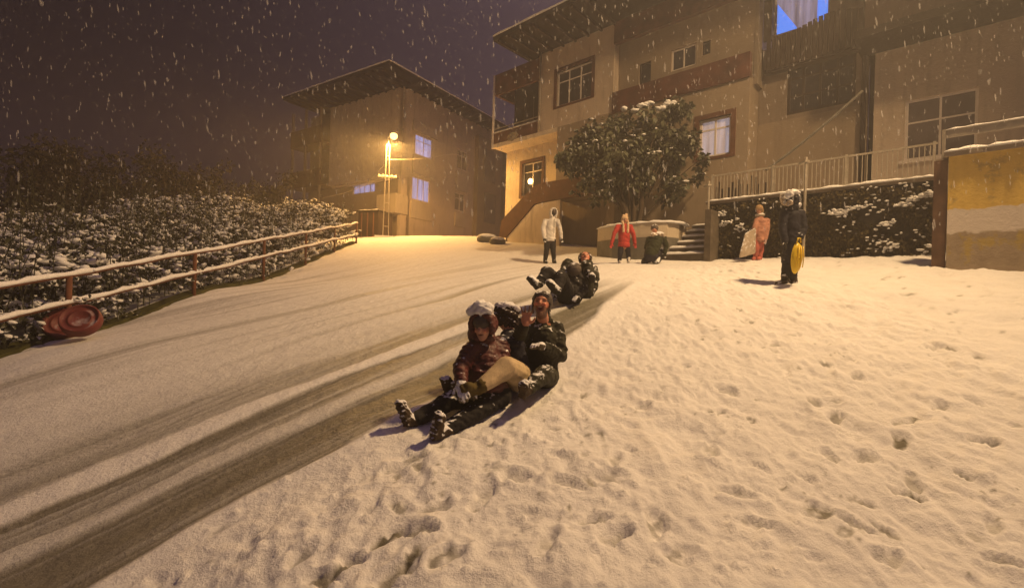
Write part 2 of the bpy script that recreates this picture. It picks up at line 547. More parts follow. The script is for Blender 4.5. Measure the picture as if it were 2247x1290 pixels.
def build_ground():
    xs = np.concatenate([np.linspace(-62, -20, 22), np.arange(-18, -8, 0.5), np.arange(-8, -3.2, 0.06), np.arange(-3.2, 5.2, 0.022),
                         np.arange(5.2, 9.5, 0.06), np.arange(9.6, 18, 0.5), np.linspace(20, 60, 20)])
    ys = [-12.0, -8, -5, -3, -1, 0.5, 1.2]
    y = 1.5
    while y < 62:
        ys.append(y)
        y += max(0.018, 0.0065 * y) if y < 14 else max(0.09, 0.02 * (y - 9))
    ys = np.array(ys)
    X, Yg = np.meshgrid(xs, ys)
    Z = height(X.ravel(), Yg.ravel()).reshape(X.shape)
    sh = X.shape
    # sledge tracks
    cur = [np.interp(Yg, c[0], c[1]) for c in TRK]
    # cur[0] lowest (largest X) ... cur[5] smallest X
    for i in range(1, 6):
        cur[i] = np.minimum(cur[i], cur[i - 1] - 0.01 * Yg ** 0.5)
    v = np.zeros(sh)
    jitter = (vnoise(X * 2.2, Yg * 0.6, 3) - 0.5) * 0.09 + (vnoise(X * 9, Yg * 2.5, 4) - 0.5) * 0.035
    Xj = X + jitter
    lane = np.full(sh, 9.0)
    right = Xj > cur[0]
    lane[right] = -(Xj - cur[0])[right]
    for i in range(5):
        msk = (Xj <= cur[i]) & (Xj > cur[i + 1])
        lane[msk] = (i + (cur[i] - Xj) / (cur[i] - cur[i + 1]))[msk]
    msk = Xj <= cur[5]
    lane[msk] = (5 + (cur[5] - Xj))[msk]
    prof = np.interp(lane, [-0.08, 0.03, 0.5, 0.93, 1.02, 1.5, 1.95, 2.05, 2.5, 2.93, 3.03, 3.5, 3.95, 4.07, 4.5, 4.9, 5.08, 5.8], [0, 1.0, 1.15, 1.1, 0.50, 0.28, 0.45, 0.95, 1.0, 0.95, 0.10, 0.0, 0.12, 0.75, 0.75, 0.65, 0.35, 0.15])
    st = vnoise((X - cur[2]) * 26, Yg * 0.9, 8) * 0.5 + vnoise((X - cur[2]) * 60, Yg * 1.6, 9) * 0.3 + vnoise((X - cur[2]) * 8, Yg * 0.5, 10) * 0.4
    fade = np.clip((8.8 - Yg) / 1.8, 0.0, 1)
    ice = np.clip(prof * (0.42 + st * 0.85), 0, 1) * fade
    # older faint wheel marks farther up the road on the left
    left = np.clip((lane - 5.0) / 1.0, 0, 1)
    faint = np.clip(vnoise((X - cur[4]) * 3.2, Yg * 0.25, 12) - 0.48, 0, 1) * 1.2 + np.clip(vnoise((X - cur[4]) * 11, Yg * 0.5, 13) - 0.52, 0, 1) * 0.8
    ice = np.maximum(ice, faint * left * np.clip((Yg - 1) / 2, 0, 1) * np.clip((16 - Yg) / 8, 0, 1) * 1.0)
    Z -= ice * 0.018
    ridge = np.exp(-((lane + 0.10) / 0.09) ** 2) + 0.5 * np.exp(-((lane - 3.4) / 0.45) ** 2) + 0.3 * np.exp(-((lane - 1.5) / 0.4) ** 2)
    Z += ridge * 0.014 * fade * (0.6 + 0.8 * vnoise(X * 5, Yg * 3, 14))
    # ploughed-by-feet side on the right
    rr = np.clip(-(lane + 0.15) / 0.7, 0, 1)
    rr = np.where(right, rr, 0) * np.clip((13.5 - Yg) / 4, 0.12, 1)
    churn = (vnoise(X * 2.1, Yg * 2.1, 20) - 0.5) * 0.045 + (vnoise(X * 5.3, Yg * 4.6, 21) - 0.5) * 0.035 + (vnoise(X * 12, Yg * 11, 22) - 0.5) * 0.030 + (vnoise(X * 27, Yg * 25, 23) - 0.5) * 0.020
    Z += churn * rr
    calm = (1 - rr)
    Z += calm * ((vnoise(X * 1.2, Yg * 0.9, 24) - 0.5) * 0.02 + (vnoise((X - cur[4]) * 9, Yg * 1.2, 25) - 0.5) * 0.012 + (vnoise((X - cur[4]) * 30, Yg * 3, 27) - 0.5) * 0.006 + (vnoise(X * 20, Yg * 9, 26) - 0.5) * 0.007)
    dirt = np.zeros(sh)
    def print_(x, y, ang, L, W, dep, drt):
        i0, i1 = np.searchsorted(xs, [x - 0.5, x + 0.5]); j0, j1 = np.searchsorted(ys, [y - 0.5, y + 0.5])
        xx = X[j0:j1, i0:i1] - x; yy = Yg[j0:j1, i0:i1] - y
        if xx.size == 0:
            return
        a = xx * math.cos(ang) + yy * math.sin(ang); b = -xx * math.sin(ang) + yy * math.cos(ang)
        wob = (vnoise(xx * 14 + x * 7, yy * 14 + y * 5, 31) - 0.5) * 0.5
        d = np.sqrt((a / L) ** 2 + (b / W) ** 2) + wob
        Z[j0:j1, i0:i1] -= dep * np.clip((1.05 - d) / 0.20, 0, 1)
        Z[j0:j1, i0:i1] += dep * 0.30 * np.exp(-((d - 1.28) / 0.2) ** 2)
        dd = np.clip((0.95 - d) / 0.3, 0, 1) * np.clip(vnoise(xx * 22 + x * 3, yy * 22, 33) * 2.4 - 0.35, 0, 1) * drt
        dirt[j0:j1, i0:i1] = np.maximum(dirt[j0:j1, i0:i1], dd)
    known = [(915, 1003, .55), (868, 1024, .3), (880, 1110, .6), (955, 1110, .5), (845, 1180, .9), (905, 1228, 1.0), (775, 1222, .5), (700, 1268, .8), (750, 1245, .8),
             (860, 1262, .7), (975, 1225, .7), (915, 1163, .6), (660, 1220, .5), (1565, 902, .8), (1595, 855, .3), (1785, 878, .5), (1835, 912, .6), (2060, 895, .5),
             (1975, 965, 1.0), (1985, 925, .5), (2170, 970, .9), (2150, 965, .6), (1990, 1085, 1.0), (2000, 1050, .45), (1790, 1122, .8), (1660, 1143, .6), (1880, 830, .4), (1900, 1000, .4),
             (1345, 1178, .5), (1440, 1145, .5), (1300, 1140, .6), (1480, 1215, .6), (1500, 1200, .5), (2210, 1235, .5), (2180, 1155, .4), (1950, 1220, .4), (1700, 755, .4),
             (1860, 790, .35), (1450, 820, .3), (1410, 890, .35), (1350, 1010, .4), (1240, 1060, .3), (1130, 1045, .3), (1060, 1085, .3), (1090, 1030, .3), (1880, 1150, .5), (1820, 1000, .4),
             (1215, 800, .2), (2050, 760, .3), (1560, 990, .4), (1620, 1080, .4), (1200, 1190, .5), (1340, 1050, .4)]
    for px, py, dr in known:
        g = G(px, py)
        print_(g.x, g.y, random.uniform(-0.6, 1.5), random.uniform(0.09, 0.13), random.uniform(0.04, 0.06), random.uniform(0.02, 0.038), dr * 0.9)
    for _ in range(620):
        y = 1.6 + 9.5 * random.random() ** 1.1
        x0 = float(np.interp(y, TRK[0][0], TRK[0][1]))
        x = x0 + 0.25 + random.random() ** 0.85 * (7.2 - x0)
        print_(x, y, random.uniform(0, PI), random.uniform(0.03, 0.10), random.uniform(0.02, 0.045), random.uniform(0.006, 0.022), random.choice((0, 0, 0.15, 0.3, 0.6)))
    # small crumbs of kicked snow
    for _ in range(1500):
        y = 1.7 + 6 * random.random()
        x0 = float(np.interp(y, TRK[0][0], TRK[0][1]))
        x = x0 + random.random() * 4
        print_(x, y, random.uniform(0, PI), random.uniform(0.014, 0.035), random.uniform(0.012, 0.025), -random.uniform(0.006, 0.018), 0)
    spk = np.clip((vnoise(X * 34, Yg * 31, 41) - .86) * 9, 0, 1) * np.clip((vnoise(X * 3.1, Yg * 2.7, 42) - .5) * 5, 0, 1) * rr * np.clip((7.5 - Yg) / 3, 0, 1)
    dirt = np.clip(np.maximum(dirt * 1.25, spk * .8), 0, 1)
    grass = np.zeros(sh)
    me = bpy.data.meshes.new('ground')
    n, m = sh
    co_ = np.stack([X.ravel(), Yg.ravel(), Z.ravel()], 1)
    idx = np.arange(n * m).reshape(n, m)
    q = np.stack([idx[:-1, :-1], idx[:-1, 1:], idx[1:, 1:], idx[1:, :-1]], -1).reshape(-1, 4)
    me.vertices.add(n * m); me.vertices.foreach_set('co', co_.ravel())
    me.loops.add(q.size); me.loops.foreach_set('vertex_index', q.ravel())
    me.polygons.add(len(q)); me.polygons.foreach_set('loop_start', np.arange(0, q.size, 4)); me.polygons.foreach_set('loop_total', np.full(len(q), 4))
    me.polygons.foreach_set('use_smooth', np.ones(len(q), bool))
    me.update()
    ca = me.color_attributes.new('wear', 'FLOAT_COLOR', 'POINT')
    col = np.stack([ice.ravel(), dirt.ravel(), grass.ravel(), np.ones(n * m)], 1)
    ca.data.foreach_set('color', col.ravel())
    me.materials.append(M['ground'])
    o = bpy.data.objects.new('ground', me)
    C.objects.link(o)
    o['kind'] = 'structure'
build_ground()

# ================================================================ BUILDINGS
def window(parent, r, yl, nx=2, nz=1, fw=0.05, frame=None, pane=None, surround=None, sw=0.12, split=None, depth=0.05, label=None, zs=None):
    """window part > pane, surround.  r = local x0,x1,z0,z1; yl = local y of the frame's front"""
    frame = frame or M['frame']; pane = pane or M['glass']
    x0, x1, z0, z1 = r
    m = MB()
    m.box(x0, x1, yl, yl + depth, z0, z0 + fw).box(x0, x1, yl, yl + depth, z1 - fw, z1)
    m.box(x0, x0 + fw, yl + .002, yl + depth - .002, z0 + fw, z1 - fw).box(x1 - fw, x1, yl + .002, yl + depth - .002, z0 + fw, z1 - fw)
    for i in range(1, nx):
        xm = x0 + (x1 - x0) * i / nx
        m.box(xm - fw * .4, xm + fw * .4, yl + .004, yl + depth - .004, z0 + fw, z1 - fw)
    for z in (zs if zs is not None else [z0 + (z1 - z0) * j / nz for j in range(1, nz)]):
        m.box(x0 + fw, x1 - fw, yl + .007, yl + depth - .007, z - fw * .35, z + fw * .35)
    wd = m.build('window', frame, parent)
    if label: wd['label'] = label
    p = MB().box(x0 + fw * .5, x1 - fw * .5, yl + depth * .4, yl + depth * .6, z0 + fw * .5, z1 - fw * .5).build('pane', pane, wd)
    if surround:
        s = MB()
        y = yl - 0.10
        s.box(x0 - sw, x0, y, yl + .03, z0 - sw * .6, z1 + sw).box(x1, x1 + sw, y, yl + .03, z0 - sw * .6, z1 + sw)
        s.box(x0, x1, y, yl + .03, z1, z1 + sw).box(x0, x1, y, yl + .03, z0 - sw * .6, z0)
        s.build('surround', surround, wd)
    return wd

# ---- main apartment house on the right of the middle
FO = P(1570, 300, 14.0)
FR = Frame(FO, 1.07, -1.0)
HB = FR.world(0, 0, 0)
house = empty('apartment_house', HB, FR.rz, 'large beige apartment house with brown balcony bands above the big snowy evergreen', 'apartment house')
LOW = 0.8                                                        # ground floor set back under the upper box
zs_l = FR.hit(1082, 326)[1]                                      # soffit height
sL = FR.hit(1082, 300)[0]
sB = FR.hit(1182, 200)[0]
sP = FR.hit(1347, 150)[0]
sQ = FR.hit(1648, 100)[0]
sR = FR.hit(1893, 200)[0]
sLow = FR.hit(1110, 400, LOW)[0]
ztop = FR.hit(1182, 122)[1]
print('house', zs_l, FR.hit(1345, 236)[1], FR.hit(1648, 150)[1], 'top', ztop, FR.hit(1345, 55)[1], 'grd', H(*FR.world(sLow, LOW, 0)[:2]))
zsof = zs_l
# ground-floor wall
wA = rect(FR, 1146, 1189, 356, 428, LOW)
wB = rect(FR, 1533, 1603, 258, 343, LOW)
gz0 = 0.2
sF = FR.hit(1222, 318)[0]
wB = rect(FR, 1533, 1603, 258, 343, 0)
MB().wall(sLow, sF, gz0, zsof, LOW, LOW + 0.25, [wA]).build('corner_wall', M['cream'], house)  # paler plaster puts the far lamp's light into this stretch of wall
house_low = MB()
house_low.box(sLow, sLow + .25, LOW + .25, LOW + 8, gz0, zsof)
house_low.wall(sF, sQ, gz0, zsof + .16, 0, .25, [wB])
house_low.box(sF, sF + .2, .25, LOW + .2, gz0, zsof).box(sQ - .2, sQ, .25, LOW + .2, gz0, zsof + .16)
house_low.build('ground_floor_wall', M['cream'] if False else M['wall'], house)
window(house, wA, LOW + .06, nx=2, zs=[wA[2] + (wA[3] - wA[2]) * .72], surround=M['brown'], sw=.13, fw=.06, label='small ground floor window with a warm bulb shining behind the glass')
wd = window(house, wB, .08, nx=2, zs=[wB[2] + (wB[3] - wB[2]) * .72], pane=M['white_curtain'], surround=M['brown'], sw=.14, fw=.07, label='ground floor window with pale lit curtains in a dark brown surround')
bx_, bz_ = FR.hit(1163, 398, LOW + .02)
MB().ell((bx_, LOW + .03, bz_), .11, .03, .11).build('light_bulb', M['bulb'], house, True)
# soffit slab + upper box
slab = MB().box(sL, sF - .003, -0.0, 9, zsof - .0, zsof + .16)
slab.build('floor_slab', M['cream'], house)
wC = rect(FR, 1222, 1298, 146, 223)
up = MB().wall(sB, sP, zsof + .16, ztop, 0.0, 0.25, [wC])
up.box(sB, sB + .2, .25, 1.6, zsof + .16, ztop).box(sP - .2, sP, .25, 1.6, zsof + .16, ztop)
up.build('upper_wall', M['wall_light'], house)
window(house, wC, .08, nx=3, zs=[wC[2] + (wC[3] - wC[2]) * .70], surround=M['brick_red'], sw=.13, fw=.055, label='three-light upper window with its top row of small panes')
# corner balcony on the left
pz = FR.hit(1130, 282)[1]
hpar = FR.hit(1082, 295)[1] - zsof
cb = MB()
cb.box(sL, sB - .003, 0.0, 0.12, zsof + .163, zsof + hpar)
cb.box(sL, sL + .12, 0.12, 2.2, zsof + .163, zsof + hpar)
bal = cb.build('balcony_parapet', M['brick_red'], house)
t1 = FR.hit(1180, 128)[1]; t0 = FR.hit(1180, 176)[1]
MB().box(sL, sB - .003, 0.0, 0.12, t0, t1).box(sL, sL + .12, .12, 2.2, t0, t1).build('balcony_fascia', M['brick_red'], house)
MB().box(sL - .04, sL + .03, -.04, .03, zsof - .02, t1).build('corner_post', M['frame'], house)
rl = MB()
rz_ = zsof + hpar
for dz in (.08, .20):
    rl.bar((sL + .02, .05, rz_ + dz), (sB - .02, .05, rz_ + dz), .035)
rl.build('balcony_rail', M['metal'], house)
MB().box(sL + .3, sB, 2.2, 2.4, zsof + .16, ztop + .4).build('balcony_back_wall', M['dark_wood'], house)
gl = MB()
for i in range(5):
    a = sL + .3 + (sB - sL - .4) * i / 4
    gl.box(a - .03, a + .03, 1.0, 1.06, rz_, t0)
gl.build('balcony_glazing_bars', M['dark_wood'], house)
MB().box(sL + .25, sB - .003, 1.02, 1.04, rz_ - .5, t0 + .6).box(sL + .25, sL + .27, 1.045, 2.2, rz_ - .5, t0 + .6).build('balcony_glazing', M['glass'], house)
snow_strip(MB(), [(sL, .05, rz_ + .02), (sB - .03, .05, rz_ + .02)], .14, .05).build('snow_cap', M['snow'], house, True)
# long balcony with brown parapet
ptop = FR.hit(1350, 204)[1]
pb = MB().box(sP + .003, sQ, -.06, .12, zsof + .10, ptop)
pb.build('balcony_parapet', M['brick_red'], house)
bwL = .32
bws = [rect(FR, 1402, 1428, 138, 195, bwL), rect(FR, 1473, 1527, 103, 150, bwL), rect(FR, 1541, 1559, 90, 120, bwL)]
zup0 = FR.hit(1352, 90)[1]; zup1 = FR.hit(1352, 41)[1]
bw = MB().wall(sP + .003, sQ, zsof + .163, zup0 - .003, bwL, bwL + .2, bws)
bw.build('balcony_back_wall', M['wall'], house)
for i, r in enumerate(bws):
    window(house, r, bwL + .05, nx=(1, 2, 1)[i], fw=.05, frame=(M['dark_wood'], M['frame'], M['dark_wood'])[i])
MB().box(sP + .003, sQ, 0.02, 1.5, zup0, zup0 + .18).build('floor_slab', M['wall_dim'], house)
MB().box(sP + .003, sQ, -.05, .12, zup0 - .12, zup1).build('balcony_parapet', M['brick_red'], house)
MB().box(sP, sQ, .9, 1.1, zup0 + .18, zup1 + 3).build('attic_wall', M['wall_dim'], house)
# relief ornament on the parapets
for px_, py_ in ((1125, 300), (1478, 182)):
    ox, oz = FR.hit(px_, py_)
    o_ = MB()
    for i in range(9):
        a = 2 * PI * i / 8
        rr_ = .0 if i == 8 else .17
        o_.ell((ox + math.cos(a) * rr_ * 1.3, -.015, oz + math.sin(a) * rr_ * .7), .11, .03, .07, n=8, m=6)
    o_.build('relief_ornament', M['wall_dim'], house, True)
# deep overhanging roof of the left wing
zr = ztop + .02
r_ = ray(1082, 91)
cpt = r_ * (zr / r_.z)
ex, ey, _ = FR.local(cpt)
rf = MB()
x1_ = sP + 12
rf.add([(ex, ey, zr), (x1_, ey, zr), (x1_, 9, zr), (ex, 9, zr), (ex, ey, zr + .16), (x1_, ey, zr + .16), (x1_, 5, zr + 2.2), (ex + 3.5, 5, zr + 2.2), (ex, 9, zr + .16), (x1_, 9, zr + .16)],
       [(3, 2, 1, 0), (0, 1, 5, 4), (4, 5, 6, 7), (7, 6, 9, 8), (0, 4, 8, 3), (4, 7, 8), (3, 8, 9, 2)])
raf = MB()
x = ex + .2
while x < sP + .5:
    raf.box(x, x + .07, ey + .05, 1.5, zr - .10, zr - .002); x += .55
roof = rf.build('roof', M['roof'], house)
raf.build('rafters', M['dark_wood'], roof)
snow_strip(MB(), [(ex, ey + .08, zr + .17), (x1_ - 3, ey + .08, zr + .17)], .3, .08, .2).build('snow_cap', M['snow'], roof, True)
# drain pipe of the corner
MB().tube([FR.hit(1303, 300, -.05)[0:1] and (sB + .12, -.06, zsof + .2), (sB + .12, -.06, ztop + .1)], .035).build('drain_pipe', M['metal'], house, True)

# ---- right wing: dim wall, dark glazed veranda, blue window high up
wing_holes_v = rect(FR, 1728, 1878, 118, 238, LOW)
bwin = rect(FR, 1700, 1822, -40, 62, LOW)
zw = wing_holes_v[2] - .12
MB().wall(sQ + .003, sR, gz0, zw, LOW - .02, LOW + .25, []).build('wing_wall', M['wall'], house)
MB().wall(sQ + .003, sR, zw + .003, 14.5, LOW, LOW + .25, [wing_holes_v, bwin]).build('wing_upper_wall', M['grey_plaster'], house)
MB().box(sR + .003, sR + .14, LOW + .3, LOW + .5, gz0, 14.5).build('gap_infill', M['dark_wood'], house)
MB().box(sQ + .003, sQ + .1, .3, LOW + .0, zsof, 14).build('wing_return', M['wall_dim'], house)
a0 = FR.hit(1655, 60)[0]; a1 = FR.hit(1676, 60)[0]
MB().box(a0, a1, LOW - .12, LOW - .003, FR.hit(1665, 115, LOW)[1], 14.3).build('curtained_side_light', M['lilac_dim'], house)
b0 = FR.hit(1680, 60, LOW)[0]; b1 = FR.hit(1698, 60, LOW)[0]
MB().box(b0, b1, LOW - .2, LOW - .003, FR.hit(1690, 95, LOW)[1], 14.3).build('pilaster', M['dark_wood'], house)
ver = window(house, wing_holes_v, LOW + .02, nx=4, nz=3, frame=M['dark_wood'], pane=M['glass'], fw=.08, label='wide dark glazed veranda with thin frames')
# blue window: bright glass, curtain hanging in front of most of it
x0, x1, z0, z1 = bwin
bwp = window(house, bwin, LOW + .05, nx=2, fw=.06, frame=M['metal'], pane=M['blue_bright'], label='tall window glowing blue behind a drawn-aside curtain')
cur_ = MB()
N = 26
k = 0
xa = x0 + .05
for i in range(N + 1):
    u = i / N
    x = xa + (x1 - x0 - .35) * u
    yv = LOW + .035 + .012 * math.sin(u * 40)
    low = z0 + .02 if x > x0 + (x1 - x0) * .42 else z0 + (1.0 - (x - xa) / ((x1 - x0) * .42)) * .95
    cur_.v += [(x, yv, low), (x, yv, z1 - .05)]
for i in range(N):
    cur_.f.append((2 * i, 2 * i + 2, 2 * i + 3, 2 * i + 1))
cc = cur_.build('curtain', M['lilac'], bwp, True)
sl = MB()
xx = x0 - .1
while xx < sR - .1:
    sl.box(xx, xx + .1, LOW - .28, LOW - .24, z0 - 1.05, z0 - .05 + .10 * math.sin(xx * 3)); xx += .125
sl.box(x0 - .15, sR, LOW - .24, LOW - .003, z0 - 1.1, z0 - 1.0)
sl.build('wooden_balustrade', M['dark_wood'], house)
# down pipe between the houses
MB().tube([(sR - .06, LOW - .15, FR.hit(1900, 400, LOW)[1]), (sR - .06, LOW - .15, 14)], .06).build('drain_pipe', M['dark_wood'], house, True)

# ---- neighbour house on the far right
NF = Frame(FR.world(sR + .15, LOW - .1, 0), 1.07, -1.0)
nb = empty('neighbour_house', NF.o, NF.rz, 'plain grey-beige house at the right edge behind the yellow wall with a wide white window', 'house')
NR = 6.0
nw = rect(NF, 1986, 2146, 207, 343)
neave = NF.hit(1925, 118)[1]
MB().wall(0, NR, .2, neave + .3, 0, .25, [nw]).box(0, .25, .25, 8, .2, neave + .3).build('wall', M['wall_light'], nb)
window(nb, nw, .04, nx=2, zs=[nw[2] + (nw[3] - nw[2]) * .62], fw=.055, pane=M['glass_haze'])
MB().box(nw[0] - .1, nw[1] + .1, -.06, -.003, nw[2] - .07, nw[2] - .003).build('window_sill', M['frame'], nb)
MB().box(-.3, NR, -1.15, .02, neave + .0, neave + .18).build('balcony_slab', M['roof'], nb)
MB().box(-.1, NR, -1.1, -1.0, neave + .18, neave + 1.2).build('balcony_parapet', M['dark_wood'], nb)
MB().box(.1, .22, -1.0, -.9, neave + .2, neave + 3.2).build('balcony_post', M['metal'], nb)
MB().box(-.1, NR, .3, .5, neave + .3, neave + 4).build('upper_wall', M['wall_dim'], nb)
MB().box(-.6, NR, -1.7, 4, neave + 3.3, neave + 3.5).build('roof', M['roof'], nb)

# ---- outside stair of the main house
SO = -0.75
ST = 0
sg = lambda px, py: FR.hit(px, py, SO)
stair = empty('outside_stair', FR.world(sg(1200, 500)[0], SO, H(*FR.world(sg(1200, 500)[0], SO, 0)[:2])), FR.rz, 'outside stair with sloping brown parapet and cream wall beneath it', 'staircase')
so = FR.local(stair.location)
def stl(px, py, dy=0):
    a = sg(px, py)
    return (a[0] - so[0], dy, a[1] - so[2])
band = [stl(*p) for p in ((1095, 521), (1100, 484), (1169, 410), (1186, 402), (1252, 391), (1345, 372), (1345, 414), (1289, 426), (1186, 444), (1172, 448), (1110, 521))]
MB().poly(band, (0, .16, 0)).build('parapet', M['brown'], stair)
g0 = -1.2
wallp = [stl(1112, 521, .02), stl(1173, 450, .02), stl(1186, 446, .02), stl(1228, 438, .02)]
wallp += [(wallp[-1][0], .02, g0), (wallp[0][0], .02, g0)]
MB().poly(wallp, (0, .12, 0)).build('side_wall', M['cream'], stair)
# recess under the landing
rw0 = stl(1228, 438); rw1 = stl(1340, 415)
dr = [stl(1243, 462, .9), stl(1281, 548, .9)]
MB().wall(rw0[0] - .3, rw1[0] + 1.5, g0, rw1[2] + .2, .9, 1.05, [(dr[0][0], dr[1][0], g0 + .02, dr[0][2])]).build('recess_wall', M['grey_plaster'], stair)
door = MB().box(dr[0][0] + .02, dr[1][0] - .02, .98, 1.03, g0 + .03, dr[0][2] - .02).build('door', M['dark_wood'], stair)
MB().ell((dr[1][0] - .12, .95, g0 + 1.9), .03, .04, .03).build('door_handle', M['metal'], door, True)
MB().box(rw1[0] - .15, rw1[0] + .15, .0, 1.0, g0, rw1[2] + .1).build('end_wall', M['grey_plaster'], stair)
MB().box(rw0[0] - .2, rw1[0] + .1, .17, 1.4, rw1[2] - .08, rw1[2] + .06).build('landing', M['grey_plaster'], stair)
stp = MB()
pA = stl(1104, 520); pB = stl(1176, 446)
for i in range(9):
    u = i / 9
    stp.box(pA[0] + (pB[0] - pA[0]) * u, pA[0] + (pB[0] - pA[0]) * (u + .111), .165, 1.4, g0, pA[2] + (pB[2] - pA[2]) * (u + .05))
stp.build('steps', M['grey_plaster'], stair)
snow_strip(MB(), [Vector(stl(1252, 390, .08)), Vector(stl(1345, 371, .08))], .17, .04).build('snow_cap', M['snow'], stair, True)

# ---- left far house
CH = P(880, 400, 29.0)
RX = Vector((0.652, 1.0, 0)).normalized()                        # along the right face, away from us
LF = Frame((CH.x, CH.y), 1.53, -1.0)                             # left face: local x toward its right corner (x=0 at the corner)
h2 = empty('corner_house', (CH.x, CH.y, 0), LF.rz, 'three-storey corner house with wide dark hipped eaves behind the lattice street lamp', 'apartment house')
# local axes: x along left face (corner at 0, negative to the left), y inward.  Right face is the plane x=0, y running away.
def rface(px, py, xl=0.0):
    r = ray(px, py); o = Vector((CH.x, CH.y, 0))
    t = (LF.x.dot(o) + xl) / LF.x.dot(r)
    p = r * t - o
    return p.dot(LF.y), p.z
W_L = LF.hit(637, 330, -.7)[0]
D_R = rface(1092, 400)[0]
wt = LF.hit(878, 192)[1]
gb = H(CH.x, CH.y) - 1.2
print('house2', W_L, D_R, wt, rface(1080, 268)[1], gb)
zf1 = LF.hit(850, 388)[1]
# upper storeys: projecting block on left face from px 722 to corner
xb = LF.hit(724, 300)[0]
w1 = rect(LF, 775, 823, 390, 424, .5)
rwz = [(911, 949, 300, 345), (904, 943, 392, 442), (1003, 1026, 330, 374), (998, 1020, 424, 464)]
def rrect(x0, x1, yt, yb, xl=0):
    ym = (yt + yb) / 2; xm = (x0 + x1) / 2
    return rface(x0, ym, xl)[0], rface(x1, ym, xl)[0], rface(xm, yb, xl)[1], rface(xm, yt, xl)[1]
# main body walls
body = MB().wall(W_L + .5, -.0, gb, zf1, .5, .75, [w1])
body.box(W_L + .5, W_L + .75, .75, D_R, gb, wt)
body.build('lower_wall', M['wall'], h2)
MB().wall(xb, -.0, zf1, wt, 0, .25, []).box(xb, xb + .2, .25, 1.2, zf1, wt).box(xb, 0, .25, .6, zf1 - .12, zf1 - .0).build('projecting_wall', M['cream'], h2)
window(h2, w1, .56, nx=4, nz=2, fw=.05, frame=M['metal'], pane=M['blue'], label='small window of eight blue-lit panes')
# right face: wall in plane x=0 with holes -> build in rotated child empty
def rmb_wall(y0, y1, z0, z1, xa, xb_, holes):
    m = MB().wall(y0, y1, z0, z1, 0, abs(xb_ - xa), holes)
    m.v = [(xa - v[1], v[0], v[2]) for v in m.v]
    m.f = [tuple(reversed(f)) for f in m.f]
    return m
holes = [rrect(*r) for r in rwz]
rmb_wall(.75, D_R, gb, wt, 0, -.25, holes).build('side_wall', M['wall_light'], h2)
MB().box(-.25, 0, .0, .75, gb, wt).build('corner_wall', M['wall_light'], h2)
def rwindow(r, nx, nz, pane, frame, label=None, xs=-.05):
    y0, y1, z0, z1 = r
    m = MB(); fw = .07
    T = lambda a, b, c, d, e=0: m.box(xs - .06 + e, xs - e, a, b, c, d)
    T(y0, y1, z0, z0 + fw); T(y0, y1, z1 - fw, z1); T(y0, y0 + fw, z0 + fw, z1 - fw, .002); T(y1 - fw, y1, z0 + fw, z1 - fw, .002)
    for i in range(1, nx):
        q = y0 + (y1 - y0) * i / nx; T(q - .03, q + .03, z0 + fw, z1 - fw, .004)
    for j in range(1, nz):
        q = z0 + (z1 - z0) * (.7 if nz == 2 else j / nz); T(y0 + fw, y1 - fw, q - .025, q + .025, .007)
    o = m.build('window', frame, h2)
    if label: o['label'] = label
    MB().box(xs - .04, xs - .025, y0 + .03, y1 - .03, z0 + .03, z1 - .03).build('pane', pane, o)
    return o
rwindow(holes[0], 2, 2, M['blue'], M['frame'], 'upper window glowing pale blue in its lower half')
rwindow(holes[1], 3, 1, M['blue'], M['frame'], 'lower window covered by a blue-lit white curtain')
rwindow(holes[2], 2, 2, M['glass_haze'], M['frame'], 'unlit upper window with white frame')
rwindow(holes[3], 2, 2, M['glass_haze'], M['frame'], 'unlit lower window with white frame')
# pale vertical panels between the windows
for x0, x1, yt, yb in ((904, 952, 348, 388), (900, 945, 445, 482), (1000, 1026, 378, 420), (997, 1020, 468, 498), (905, 960, 275, 297)):
    a, b, c, d = rrect(x0, x1, yt, yb)
    MB().box(.0, .08, a, b, c, d).build('pale_panel', M['panel'], h2)
q = rrect(1040, 1044, 280, 520)
MB().box(.003, .35, q[0], D_R, gb, wt - .9).build('far_bay', M['wall'], h2)
fb = MB()
for yt, yb in ((330, 400), (425, 490)):
    a, b, c, d = rrect(1062, 1086, yt, yb, .35)
    fb.box(.352, .40, a, b, c, d)
fb.build('bay_shutters', M['glass_haze'], h2)
# balconies at the lower floor by the corner
bq = rect(LF, 826, 868, 426, 468, -.5)
MB().box(bq[0], bq[1], -.5, .5, bq[2], bq[3]).build('box_balcony', M['panel'], h2)
# dark balconies on the left
db = MB()
for zz in (zf1 + .1, zf1 + 3.0):
    db.box(W_L, xb - .003, -.7, .5, zz - .15, zz)
    db.box(W_L, xb - .003, -.7, -.6, zz, zz + 1.0)
    db.box(W_L, W_L + .1, -.6, .5, zz, zz + 1.0)
db.build('dark_balconies', M['brick_red'], h2)
MB().box(W_L + .5, xb - .003, .55, .8, zf1, wt).build('balcony_back_wall', M['wall_dim'], h2)
dp = MB()
for px in (640, 668, 700):
    x = LF.hit(px, 300, -.65)[0]
    dp.box(x, x + .14, -.66, -.52, gb + 1.5, wt)
dp.build('balcony_posts', M['wall_dim'], h2)
